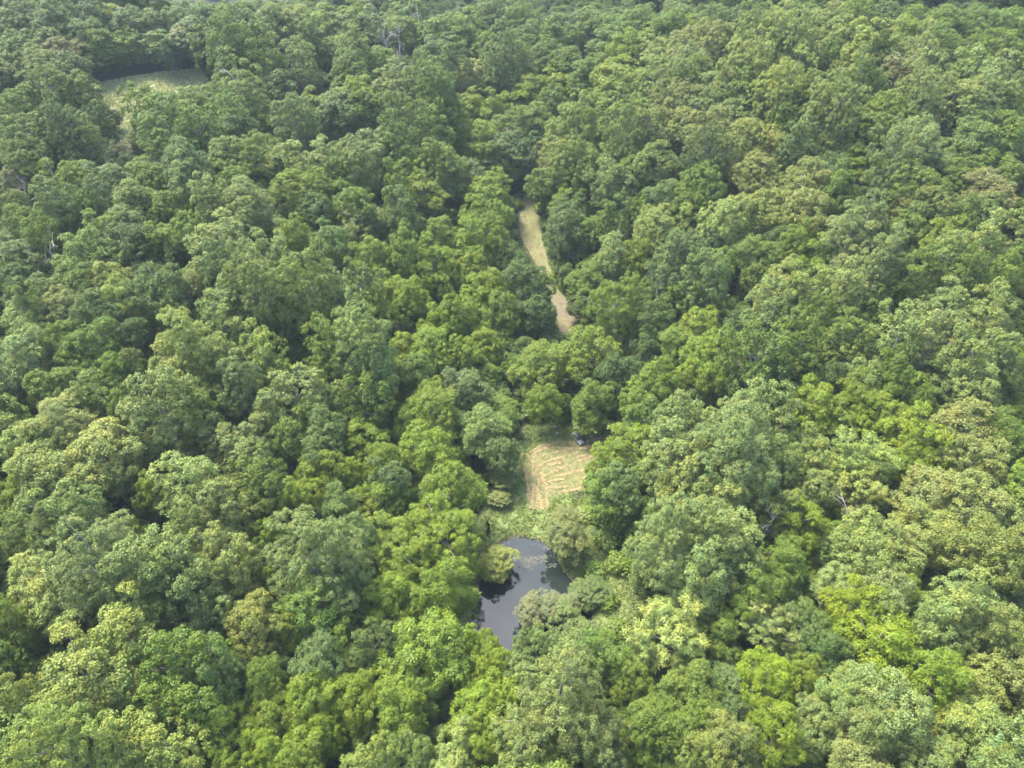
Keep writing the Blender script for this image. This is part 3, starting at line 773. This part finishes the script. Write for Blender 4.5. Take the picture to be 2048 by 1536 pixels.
# things floating on the pond
def floats(name, n, cpx, spread, size, col, label, cat, vfun=None):
    V = []; F = []
    k = 0
    for i in range(n):
        if vfun: px, py = vfun()
        else: px, py = rng.normal(cpx[0], spread[0]), rng.normal(cpx[1], spread[1])
        x, y = hit(px, py, lambda t: 0 * t + WATER_Z)[1:]
        if not in_poly(np.array([x]), np.array([y]), POND)[0]: continue
        m = 7; a = np.arange(m) * 2 * math.pi / m + rng.uniform(0, 1)
        s = size * rng.uniform(.3, 1.3); rr = s * rng.uniform(.5, 1.2, m)
        ring = np.c_[x + np.cos(a) * rr * rng.uniform(.8, 1.6), y + np.sin(a) * rr, np.full(m, WATER_Z + .02)]
        V += [[x, y, WATER_Z + .03]] + ring.tolist()
        F += [[k, k + 1 + j, k + 1 + (j + 1) % m] for j in range(m)]; k += m + 1
    me = mesh_np(name, V, np.array(F), plain(name, col, .7, var=.25, scale=2))
    obj(name, me, kind="stuff", label=label, cat=cat)
AC = [(1062 + rng.normal(0, 20), 1124 + rng.normal(0, 8)) for _ in range(13)]
def alg():
    c = AC[rng.integers(len(AC))]; return (c[0] + rng.normal(0, 6), c[1] + rng.normal(0, 2.2))
floats("algae", 480, None, None, .17, (.034, .036, .020), "yellowish algae floating in patches on the upper half of the pond", "algae", alg)
def rim():
    t = rng.uniform(0, 1)
    if rng.uniform() < .5:
        e = [(993, 1107), (997, 1097), (1006, 1086), (1020, 1079)]
    else:
        e = [(1058, 1080), (1080, 1086), (1098, 1096), (1110, 1108)]
    s = t * 3; i = min(int(s), 2); f = s - i
    return (e[i][0] * (1 - f) + e[i + 1][0] * f + rng.normal(0, 2) + 1, e[i][1] * (1 - f) + e[i + 1][1] * f + abs(rng.normal(0, 4)) + 2)
floats("foam", 200, None, None, .05, (.14, .16, .18), "white flecks of foam along the pond's far shore", "foam", rim)

# ------------------------------------------------------------------ placing the trees
GROUP = "broadleaf trees of the wood"
for t in trees: t['z'] = float(terrain(t['x'], t['y']))
order = sorted(range(len(trees)), key=lambda i: -trees[i]['pw'] * (1 if -80 < trees[i]['py'] < 1530 else .3))
single = [trees[i] for i in order[:300]]
rest = [trees[i] for i in order[300:]]

LOOK = {'P': "ragged", 'R': "rounded", 'W': "lumpy", 'A': "fronded", 'S': "feathery"}
HUE = {'y': "yellowish", 'g': "green", 'p': "sage", 'l': "lime", 'd': "dark", 'b': "bluish", 'o': "olive", 'n': "brownish", 't': "greyish"}
ROWS = [(30, "along the top edge"), (115, "above far meadow level"), (215, "level with far meadow"), (320, "just below meadow level"), (420, "by upper track's end"),
        (520, "level with upper track"), (610, "between the track stretches"), (700, "level with lower track"), (790, "slightly above the car"), (880, "level with the car"),
        (1000, "level with mown clearing"), (1120, "level with pond's top"), (1240, "level with the pond"), (1350, "level with pond's bottom"), (9999, "along the bottom edge")]
COLS = [(170, "left edge"), (420, "far left"), (700, "mid left"), (930, "centre left"), (1130, "centre"), (1350, "centre right"), (1600, "mid right"), (1850, "far right"), (9999, "right edge")]
ORD = ["first", "second", "third", "fourth", "fifth", "sixth", "seventh", "eighth", "ninth"]
def size_word(t): return "huge" if t['w'] > 25 else "broad" if t['w'] > 19 else "medium" if t['w'] > 13.5 else "narrow"
def labels_for(lst):
    sets = {}
    for t in lst:
        row = next(n for lim, n in ROWS if t['py'] + t['pw'] * .4 < lim); col = next(n for lim, n in COLS if t['px'] < lim)
        t['key'] = (size_word(t), HUE[t['cl']], LOOK[t['kd']], row, col)
        sets.setdefault(t['key'], []).append(t)
    for key, mem in sets.items():
        mem.sort(key=lambda t: t['px'])
        sz, hu, lk, row, col = key
        for i, t in enumerate(mem):
            if len(mem) == 1: s = f"{sz} {hu} {lk} tree {row}, {col}"
            else:
                w = "leftmost" if i == 0 else "rightmost" if i == len(mem) - 1 else ORD[i] + " from left"
                s = f"{w} of the {sz} {hu} {lk} trees {row}, {col}"
            t['label'] = s
labels_for(single)

def place(t, i):
    r = np.random.default_rng(1000 + i)
    big = t['w'] > 18.5 and t['kd'] in PBIG
    src_ = (PBIG if big else PROTO)[t['kd']]
    cm, tm = src_[r.integers(len(src_))]
    sx = t['w'] / (BIGW if big else REF_W); sz = t['h'] / (BIGH if big else REF_H)
    e = link(bpy.data.objects.new("broadleaf_tree", None))
    e.location = (t['x'], t['y'], t['z'] - .1); e.rotation_euler = (r.normal(0, .03), r.normal(0, .03), r.uniform(0, 6.28))
    e.scale = (sx * r.uniform(.94, 1.06), sx * r.uniform(.94, 1.06), sz)
    tag(e, t['label'], "tree", GROUP)
    c = link(bpy.data.objects.new("crown", cm), e); c.color = (*tint_of(t['cl'], t['bright'], r), 1)
    link(bpy.data.objects.new("trunk", tm), e)
for i, t in enumerate(single): place(t, i)

# individual trees and shrubs that stand apart
def special(name, kd, px, py, pw, cl, label, cat="tree", group=None, h=None, proto=None, mesh=None, zs=1.0, base=None, col=None, refw=REF_W, refh=REF_H):
    r = np.random.default_rng(int(px * 7 + py))
    if base:
        x, y = G(*base); tt = float(np.dot(np.array([x, y, float(terrain(x, y)) - CAM_H]), CF))
        wm = pw * tt / FPX
    else:
        tt, x, y = hit(px, py, lambda t: (h if h else 12) + 0 * t); wm = pw * tt / FPX
    z = float(ground_z(np.array([x]), np.array([y]))[0])
    hh = h if h else 12
    e = link(bpy.data.objects.new(name, None)); e.location = (x, y, max(z, WATER_Z - .3) - .05)
    e.rotation_euler = (0, 0, r.uniform(0, 6.28)); e.scale = (wm / refw, wm / refw, hh / refh)
    tag(e, label, cat, group)
    cm, tm = proto
    if cm:
        c = link(bpy.data.objects.new("crown", cm), e); c.color = (*(col or tint_of(cl, False, r)), 1)
    link(bpy.data.objects.new("trunk" if cm else "bare_branches", tm), e)
    return e
S0, S1 = PROTO['S']
WG = "willows leaning over the pond"
special("willow_tree", 'S', 990, 1105, 84, 'l', "round yellow-green willow on the pond's left bank, over the water", "tree", WG, h=7.5, proto=S0, col=(.165, .19, .035))
special("willow_tree", 'S', 1146, 1040, 118, 'o', "large olive willow on the pond's upper right bank", "tree", WG, h=12, proto=S1, col=(.11, .13, .034))
special("willow_tree", 'S', 1068, 1205, 78, 'o', "greyish olive willow over the pond's near end, left of its twin", "tree", WG, h=7, proto=S1, col=(.13, .145, .06))
special("willow_tree", 'S', 1120, 1192, 88, 'o', "greyish olive willow over the pond's near end, right of its twin", "tree", WG, h=8, proto=S0, col=(.125, .145, .055))
special("willow_tree", 'S', 1176, 1168, 84, 'g', "small green willow on the pond's lower right bank", "tree", WG, h=5.5, proto=S0, col=(.085, .12, .03))
special("willow_tree", 'S', 1002, 933, 66, 'l', "small feathery yellow-green tree left of the mown clearing", "tree", None, h=6, proto=S0, col=(.15, .18, .045))
special("willow_tree", 'S', 1000, 985, 50, 'l', "low feathery yellow-green sapling below the mown clearing's left side", "tree", None, h=4, proto=S1, col=(.14, .165, .045))
special("lone_tree", 'R', 345, 92, 38, 'd', "lone dark green tree with bare lower trunk in the far meadow", "tree", None, h=17, base=(352, 158), proto=PROTO['R'][1], col=(.05, .095, .028))
special("sapling", 'S', 977, 1020, 9, 'd', "thin dark upright sapling in the weeds left of the pond's far shore", "tree", None, h=7.5, base=(977, 1078), proto=S1, col=(.03, .05, .02))
SG = "shrubs round the clearing and track"
shrubs = [(1188, 1130, 60, 3.5, 'g', "light green shrub right of the pond's largest willow"), (1215, 1190, 60, 3, 'g', "low green shrub right of the pond's lower right willow"),
          (1240, 1110, 70, 5, 'g', "green shrub under the big pale trees, right of the pond"), (1237, 1250, 70, 4, 'g', "broad green shrub right of the pond's near end"),
          (1245, 1320, 70, 5, 'g', "deep green shrub right of and below the pond"), (1170, 1020, 60, 3, 'o', "olive shrub between mown clearing and the pond's largest willow"),
          (1135, 670, 55, 4, 'g', "green shrub closing the near end of the lower track"), (1160, 660, 50, 4, 'g', "lighter shrub at the right foot of the lower track"),
          (1040, 675, 70, 5, 'g', "broad mid-green shrub left of the lower track's near end"), (1000, 715, 80, 6, 'g', "broad leafy shrub beyond the clearing, left of the twin bright trees"),
          (985, 760, 75, 6, 'b', "bluish green shrub at upper left of the clearing"), (1010, 800, 85, 6, 'g', "spreading green shrub on the clearing's far left margin"),
          (1065, 800, 80, 5, 'd', "dark green shrub behind the clearing, left of the car"), (1090, 770, 60, 6, 'g', "green shrub in shade under the bright tree left of the car"),
          (1102, 545, 40, 3.5, 'y', "small yellow-green shrub where the upper track disappears"), (1082, 405, 40, 4, 'y', "yellow-green shrub at the upper track's right side"),
          (1095, 440, 38, 4, 'g', "green shrub on the right verge of the upper track"), (1030, 395, 45, 4, 'g', "green shrub on the left of the upper track's far end"),
          (1225, 845, 70, 5, 'd', "dark shrub behind the right end of the mown clearing"), (1265, 820, 70, 6, 'b', "bluish dark shrub right of the tree above the car"),
          (255, 285, 60, 5, 'n', "brownish shrub at the lower end of the far meadow"), (290, 275, 60, 6, 'd', "dark shrub below the far meadow's lower end"),
          (1190, 960, 60, 4, 'y', "yellow-green shrub at the mown clearing's right edge"), (1205, 1010, 75, 5, 'g', "green shrub at lower right of the mown clearing"),
          (1215, 1060, 75, 5, 'g', "leafy shrub on the slope right of the pond's largest willow")]
for k, (px, py, pw, h, cl, lab) in enumerate(shrubs):
    special("shrub", 'B', px, py, pw, cl, lab, "shrub", SG, h=h, proto=BUSH[k % 3], refw=4.0, refh=3.0)
DG = "dead and bare trees among the living ones"
deads = [(235, 935, 50, 13, 0, "bare grey dead tree below the large light lime tree on the left"), (215, 925, 34, 15, 1, "thin bare stems left of a dead grey tree, far left"),
         (8, 760, 30, 13, 2, "pale bare tree at the left edge, level with the car"), (1712, 985, 55, 16, 3, "pale forked bare tree in the dark gap, right side"),
         (1540, 1030, 75, 15, 0, "dead tree with silvery twigs above a dark gap, right side"), (1350, 1150, 45, 12, 1, "bare crooked stems under the big pale trees right of pond"),
         (836, 15, 40, 24, 2, "grey leafless tree at the top, right of others like it"), (773, 52, 40, 24, 3, "pinkish grey leafless tree near the top, left of its neighbours"),
         (800, 62, 45, 23, 0, "grey leafless tree near the top, in the middle of three"), (828, 62, 40, 22, 1, "grey leafless tree near the top, right end of three"),
         (1895, 660, 60, 20, 2, "pale trunk with forking limbs showing through a crown, far right"), (1500, 860, 60, 24, 3, "grey forked limbs showing through the big pale tree, right"),
         (25, 340, 60, 17, 1, "brown twiggy bare tree at left edge below the meadow"), (95, 325, 30, 19, 0, "short bare limbs above yellow-green trees on the left"),
         (80, 480, 60, 16, 2, "tan twiggy bare tree on the left, level with the track"), (460, 118, 40, 26, 3, "bare white limb beyond the far meadow, upper left"),
         (430, 1400, 50, 10, 1, "grey tangle of bare branches in a gap, bottom left"), (1470, 1480, 50, 12, 2, "bare grey twigs near the bottom, right of centre"),
         (1242, 470, 45, 18, 0, "greyish bare branches right of the upper track"), (1075, 290, 40, 14, 3, "tan twiggy bush at the far end of the track"),
         (610, 1225, 35, 12, 0, "grey dead twigs in a dark gap, left of the pond")]
for k, (px, py, pw, h, v, lab) in enumerate(deads):
    special("dead_tree", 'D', px, py, pw, 't', lab, "dead tree", DG, h=h, proto=(None, DEAD[v]), refw=6.5, refh=12.0)

# ------------------------------------------------------------------ woodland that is not told apart tree by tree
src = bpy.data.collections.new("tree_sources")
def source(name, me):
    o = bpy.data.objects.new(name, me); src.objects.link(o); return o
SRC = []
for kd in 'PRWA':
    for v, (cm, tm) in enumerate(PROTO[kd]): SRC.append((kd, source(f"src_{len(SRC):02d}", cm)))
BI = len(SRC)
for b in BUSH: SRC.append(('B', source(f"src_{len(SRC):02d}", b[0])))
TI = len(SRC)
SRC.append(('T', source(f"src_{len(SRC):02d}", PROTO['P'][0][1])))
KIDX = {k: [i for i, s in enumerate(SRC) if s[0] == k] for k in 'PRWAB'}

def scatter(name, rows, label, cat="woodland"):
    """rows: x, y, z, sx, sz, rot, idx, r, g, b"""
    A = np.array(rows, float); n = len(A)
    me = bpy.data.meshes.new(name); me.vertices.add(n); me.vertices.foreach_set("co", A[:, :3].astype(np.float32).ravel())
    def att(nm, ty, data, key="value"):
        a = me.attributes.new(nm, ty, 'POINT'); a.data.foreach_set(key, data)
    att("i_rot", 'FLOAT_VECTOR', np.c_[np.zeros(n), np.zeros(n), A[:, 5]].astype(np.float32).ravel(), "vector")
    att("i_scale", 'FLOAT_VECTOR', np.c_[A[:, 3], A[:, 3], A[:, 4]].astype(np.float32).ravel(), "vector")
    att("i_idx", 'INT', A[:, 6].astype(np.int32))
    att("tint", 'FLOAT_COLOR', np.c_[A[:, 7:10], np.ones(n)].astype(np.float32).ravel(), "color")
    att("tint_on", 'FLOAT', np.ones(n, np.float32))
    o = obj(name, me, kind="stuff", label=label, cat=cat)
    ng = bpy.data.node_groups.new(name, 'GeometryNodeTree')
    ng.interface.new_socket("Geometry", in_out='INPUT', socket_type='NodeSocketGeometry')
    ng.interface.new_socket("Geometry", in_out='OUTPUT', socket_type='NodeSocketGeometry')
    N, L = ng.nodes, ng.links
    gi, go = N.new("NodeGroupInput"), N.new("NodeGroupOutput")
    ip = N.new("GeometryNodeInstanceOnPoints"); ci = N.new("GeometryNodeCollectionInfo")
    ci.inputs["Collection"].default_value = src; ci.inputs["Separate Children"].default_value = True; ci.inputs["Reset Children"].default_value = True
    def na(nm, ty):
        a = N.new("GeometryNodeInputNamedAttribute"); a.data_type = ty; a.inputs[0].default_value = nm
        return next(s for s in a.outputs if s.enabled)
    L.new(gi.outputs[0], ip.inputs["Points"]); L.new(ci.outputs[0], ip.inputs["Instance"])
    ip.inputs["Pick Instance"].default_value = True
    L.new(na("i_idx", 'INT'), ip.inputs["Instance Index"])
    L.new(na("i_rot", 'FLOAT_VECTOR'), ip.inputs["Rotation"])
    L.new(na("i_scale", 'FLOAT_VECTOR'), ip.inputs["Scale"])
    L.new(ip.outputs[0], go.inputs[0])
    o.modifiers.new("scatter", 'NODES').node_group = ng
    return o

rows = []
for i, t in enumerate(rest):
    r = np.random.default_rng(5000 + i); kd = t['kd'] if t['kd'] in KIDX else 'R'
    rows.append((t['x'], t['y'], t['z'], t['w'] / REF_W, t['h'] / REF_H, r.uniform(0, 6.28), r.choice(KIDX[kd]), *tint_of(t['cl'], False, r)))
# trees beyond the frame and in the gaps between the told-apart ones
OPENV = [V_OPEN, V_TRACK1, V_TRACK2, V_MEADOW, V_FIELD]
TX = np.array([t['x'] for t in trees]); TY = np.array([t['y'] for t in trees]); TW_ = np.array([t['w'] for t in trees]); TH_ = np.array([t['h'] for t in trees])
def clear_of_openings(x, y, h, rad):
    bad = np.zeros(x.shape, bool); z = terrain(x, y)
    for f, rr in ((0, .3), (.35, .9), (.65, 1.0), (1, .2)):
        for dx in (-1, 0, 1):
            u, v, d = project(x + dx * rad * rr, y, z + f * h)
            for poly in OPENV: bad |= in_poly(u, v, poly) & (d > 0)
    for dx, dy in ((0, 0), (1, 0), (-1, 0), (0, 1), (0, -1)):
        for poly in (OPEN, MOWN, POND, MEADOW, TRACK1, TRACK2): bad |= in_poly(x + dx * rad * .6, y + dy * rad * .6, poly)
    return ~bad
def grid_pts(x0, x1, y0, y1, s):
    A, B = np.meshgrid(np.arange(x0, x1, s), np.arange(y0, y1, s))
    return A.ravel() + rng.uniform(-.42, .42, A.size) * s, B.ravel() + rng.uniform(-.42, .42, A.size) * s
def frame_of(x, y, h):
    u, v, d = project(x, y, terrain(x, y) + h)
    return (u > -60) & (u < 2108) & (v > -60) & (v < 1600) & (d > 0)
fx, fy = grid_pts(-800, 800, -120, 1150, 12.5)
h = rng.uniform(17, 25, fx.size); w = rng.uniform(14, 20, fx.size)
k = ~frame_of(fx, fy, h) & clear_of_openings(fx, fy, h, w / 2)
# keep the foreground clear of crowns that would stand before the camera
for x, y, hh, ww in zip(fx[k], fy[k], h[k], w[k]):
    kd = rng.choice(list("PPRRWR")); cl = rng.choice(list("pglbgdgyo"))
    if y > 420 and x < -60: cl = rng.choice(list("bbgd"))
    rows.append((x, y, float(terrain(x, y)), ww / REF_W, hh / REF_H, rng.uniform(0, 6.28), rng.choice(KIDX[kd]), *tint_of(cl, False, rng)))
fx, fy = grid_pts(-1500, 1500, 1150, 2600, 18)
h = rng.uniform(17, 27, fx.size); w = rng.uniform(17, 24, fx.size)
for x, y, hh, ww in zip(fx, fy, h, w):
    rows.append((x, y, float(terrain(x, y)), ww / REF_W, hh / REF_H, rng.uniform(0, 6.28), rng.choice(KIDX['R']), *tint_of(rng.choice(list("bbgdp")), False, rng)))
scatter("woodland", rows, "unbroken woodland canopy of many greens beyond and around the nearer trees")

rows = []
ux, uy = grid_pts(-420, 420, 20, 620, 7.2)
h = rng.uniform(5, 10.5, ux.size); w = rng.uniform(6, 10, ux.size)
k = frame_of(ux, uy, h) & clear_of_openings(ux, uy, h, w / 2)
for x, y, hh, ww in zip(ux[k], uy[k], h[k], w[k]):
    kd = rng.choice(list("RRWR")); cl = rng.choice(list("gdgbdg"))
    rows.append((x, y, float(terrain(x, y)), ww / REF_W, hh / REF_H, rng.uniform(0, 6.28), rng.choice(KIDX[kd]), *tint_of(cl, False, rng)))
bx, by = grid_pts(-210, 210, 24, 330, 3.4)
h = rng.uniform(1.5, 4, bx.size); w = rng.uniform(3, 5.5, bx.size)
k = clear_of_openings(bx, by, h, w / 2)
for x, y, hh, ww in zip(bx[k], by[k], h[k], w[k]):
    rows.append((x, y, float(terrain(x, y)), ww / 4, hh / 3, rng.uniform(0, 6.28), rng.choice(KIDX['B']), *tint_of(rng.choice(list("gdgd")), False, rng)))
scatter("understorey", rows, "shaded understorey of young trees and bushes in the gaps under the canopy", "undergrowth")

# ------------------------------------------------------------------ the parked car under the tree
def build_car():
    x, y = G(1156, 880)
    e = link(bpy.data.objects.new("parked_car", None)); e.location = (x, y, float(terrain(x, y)) + .06)
    a = np.array(G(1165, 891)) - np.array(G(1147, 866)); e.rotation_euler = (0, 0, math.atan2(a[1], a[0]))
    tag(e, "old silver grey car half hidden under the tree at the clearing's far side", "car")
    paint = plain("car_paint", (.17, .175, .16), .6, 0, var=.12, scale=1.5)
    glass = plain("car_glass", (.015, .02, .02), .08, 0, 1.0, 0.0)
    rub = plain("tyre_rubber", (.02, .02, .02), .85); chrome = plain("chrome", (.55, .56, .57), .25, .9); lampm = plain("lamp_glass", (.75, .75, .72), .15)
    red = plain("tail_lamp_glass", (.25, .02, .02), .2); dark = plain("black_plastic", (.03, .03, .03), .6)
    # body: cross-sections along x (front = +x), length 4.7, width 1.76
    def loft(name, secs, mat, par):
        """secs: list of (x, [(y,z)...]) rings of equal length"""
        V = []; n = len(secs[0][1])
        for xx, ring in secs: V += [(xx, q[0], q[1]) for q in ring]
        F4 = [[i * n + j, i * n + (j + 1) % n, (i + 1) * n + (j + 1) % n, (i + 1) * n + j] for i in range(len(secs) - 1) for j in range(n)]
        V += [(secs[0][0], 0, np.mean([q[1] for q in secs[0][1]])), (secs[-1][0], 0, np.mean([q[1] for q in secs[-1][1]]))]
        c0 = len(V) - 2
        F3 = [[(j + 1) % n, j, c0] for j in range(n)] + [[(len(secs) - 1) * n + j, (len(secs) - 1) * n + (j + 1) % n, c0 + 1] for j in range(n)]
        return obj(name, mesh_np(name, V, [np.array(F4), np.array(F3)], mat, smooth=False), par)
    def ring(hw, z0, z1, r=.12):
        return [(-hw + r * .5, z0), (hw - r * .5, z0), (hw, z0 + r), (hw, (z0 + z1) / 2), (hw - .03, z1 - r * .7), (hw - r, z1), (0, z1 + .035), (-hw + r, z1), (-hw + .03, z1 - r * .7), (-hw, (z0 + z1) / 2), (-hw, z0 + r)]
    body = loft("body", [(-2.35, ring(.74, .42, .80)), (-2.28, ring(.82, .30, .92)), (-1.6, ring(.87, .24, .97)), (-.6, ring(.88, .22, .93)), (.7, ring(.88, .22, .91)),
                         (1.5, ring(.86, .24, .85)), (2.1, ring(.81, .28, .76)), (2.32, ring(.74, .36, .66))], paint, e)
    cab = [(-1.75, .80, .95), (-1.15, .66, 1.36), (-.6, .63, 1.43), (.05, .63, 1.42), (.35, .66, 1.36), (1.05, .80, .93)]
    V = []; 
    for xx, hw, zz in cab: V += [(xx, -.80 if zz > 1 else -hw, .93), (xx, -hw, zz), (xx, hw, zz), (xx, .80 if zz > 1 else hw, .93)]
    F = [[i * 4 + j, i * 4 + j + 1, i * 4 + j + 5, i * 4 + j + 4] for i in range(5) for j in range(3)]
    # roof faces are paint, everything else of the greenhouse is glass with painted pillars
    roofF = [F[k] for k in (4, 7, 10)]
    V = np.array(V, float)
    def part(nm, fs, mat, off=0.0):
        fs = np.array(fs); u = np.unique(fs); rm = {a: i for i, a in enumerate(u)}
        P = V[u].copy(); P[:, 2] += off
        return obj(nm, mesh_np(nm, P, np.array([[rm[i] for i in f] for f in fs]), mat), e)
    part("roof", roofF, paint, .012)
    part("rear_window", [F[1]], glass); part("windscreen", [F[13]], glass)
    part("side_window", [F[k] for k in (0, 3, 6, 9, 12)], glass); part("side_window", [F[k] for k in (2, 5, 8, 11, 14)], glass)
    for s in (-1, 1):
        for a, b in (((-1.72, .80, .96), (-1.15, .665, 1.37)), ((-.25, .815, .94), (-.25, .64, 1.43)), ((1.02, .80, .94), (.35, .67, 1.37))):
            mb = MB(); mb.tube([(a[0], a[1] * s, a[2]), (b[0], b[1] * s, b[2])], [.035, .035], 6); obj("pillar", mb.mesh("pillar", paint), e)
        mb = MB(); mb.tube([(.85, s * .9, .98), (.85, s * 1.0, 1.0)], [.07, .06], 6); obj("mirror", mb.mesh("mirror", dark), e)
        for xx in (-1.4, 1.4):
            w = obj("wheel", None, e) if False else link(bpy.data.objects.new("wheel", None), e)
            w.location = (xx, s * .80, .31)
            mb = MB(); k = 20; a = np.arange(k) * 2 * math.pi / k; prof = [(.18, -.08), (.29, -.09), (.31, -.05), (.31, .05), (.29, .09), (.18, .08)]
            VV = np.concatenate([np.c_[np.cos(a) * p[0], np.full(k, p[1]), np.sin(a) * p[0]] for p in prof])
            mb.add(VV, [[i * k + j, i * k + (j + 1) % k, (i + 1) * k + (j + 1) % k, (i + 1) * k + j] for i in range(5) for j in range(k)])
            obj("tyre", mb.mesh("tyre", rub), w)
            mb = MB(); VV = np.concatenate([np.c_[np.cos(a) * .18, np.full(k, s * .07), np.sin(a) * .18], [[0, s * .05, 0]]]); mb.add(VV, [[j, (j + 1) % k, k] for j in range(k)])
            obj("rim", mb.mesh("rim", chrome), w)
    def box(nm, c, d, mat):
        c = np.array(c); d = np.array(d) / 2; q = .75
        S = [(-1, -1, -1), (1, -1, -1), (1, 1, -1), (-1, 1, -1), (-1, -1, 1), (1, -1, 1), (1, 1, 1), (-1, 1, 1)]
        VV = [c + d * np.array(s) * ([1, 1, 1] if s[2] < 0 else [q, .96, 1]) for s in S]
        FF = [[0, 3, 2, 1], [4, 5, 6, 7], [0, 1, 5, 4], [1, 2, 6, 5], [2, 3, 7, 6], [3, 0, 4, 7]]
        return obj(nm, mesh_np(nm, VV, np.array(FF), mat), e)
    box("front_bumper", (2.36, 0, .42), (.16, 1.6, .16), chrome); box("rear_bumper", (-2.40, 0, .46), (.14, 1.6, .16), chrome)
    box("grille", (2.335, 0, .57), (.05, .8, .14), dark)
    for s in (-1, 1):
        box("headlight", (2.31, s * .58, .59), (.07, .26, .13), lampm); box("tail_light", (-2.36, s * .6, .70), (.05, .26, .14), red)
    mb = MB(); mb.tube([(1.08, 0, .905), (1.12, 0, .915)], [.3, .3], 8)
    box("bonnet", (1.50, 0, .893), (.95, 1.25, .03), paint)
build_car()
# small things beside the trunk left of the car
def lathe(name, prof, mat, loc, label, cat, k=16):
    mb = MB(); a = np.arange(k) * 2 * math.pi / k
    VV = np.concatenate([np.c_[np.cos(a) * p[0], np.sin(a) * p[0], np.full(k, p[1])] for p in prof])
    mb.add(VV, [[i * k + j, i * k + (j + 1) % k, (i + 1) * k + (j + 1) % k, (i + 1) * k + j] for i in range(len(prof) - 1) for j in range(k)])
    o = obj(name, mb.mesh(name, mat), None, None, label, cat); o.location = loc
x, y = G(1109, 857)
lathe("bucket", [(.01, 0), (.26, 0), (.34, .55), (.36, .58), (.33, .58), (.25, .05), (.01, .05)], plain("white_plastic", (.75, .75, .74), .4), (x, y, float(terrain(x, y)) + .35),
      "small white container in the weeds left of the car", "container")
x, y = G(1114, 870)
lathe("barrel", [(.01, 0), (.28, 0), (.30, .3), (.28, .35), (.30, .4), (.30, .75), (.27, .88), (.24, .86), (.01, .86)], plain("grey_metal", (.30, .34, .38), .5, .2), (x, y, float(terrain(x, y))),
      "small grey blue drum in the weeds left of the car", "drum")

# ------------------------------------------------------------------ air
HAZE = 0.00008
def haze():
    m = bpy.data.materials.new("haze"); m.use_nodes = True; N = m.node_tree.nodes; L = m.node_tree.links
    N.remove(N["Principled BSDF"])
    v = N.new("ShaderNodeVolumePrincipled"); v.inputs["Color"].default_value = (.74, .87, 1.0, 1); v.inputs["Density"].default_value = HAZE
    v.inputs["Anisotropy"].default_value = 0.0
    L.new(v.outputs[0], N["Material Output"].inputs["Volume"])
    x0, x1, y0, y1, z0, z1 = -9100, 9100, -3100, 9100, -26, 146
    V = [(x, y, z) for z in (z0, z1) for y in (y0, y1) for x in (x0, x1)]
    F = np.array([[0, 2, 3, 1], [4, 5, 7, 6], [0, 1, 5, 4], [2, 6, 7, 3], [0, 4, 6, 2], [1, 3, 7, 5]])
    o = obj("haze", mesh_np("haze", V, F, m), kind="stuff", label="thin bluish haze in the air over the whole wood", cat="haze")
haze()
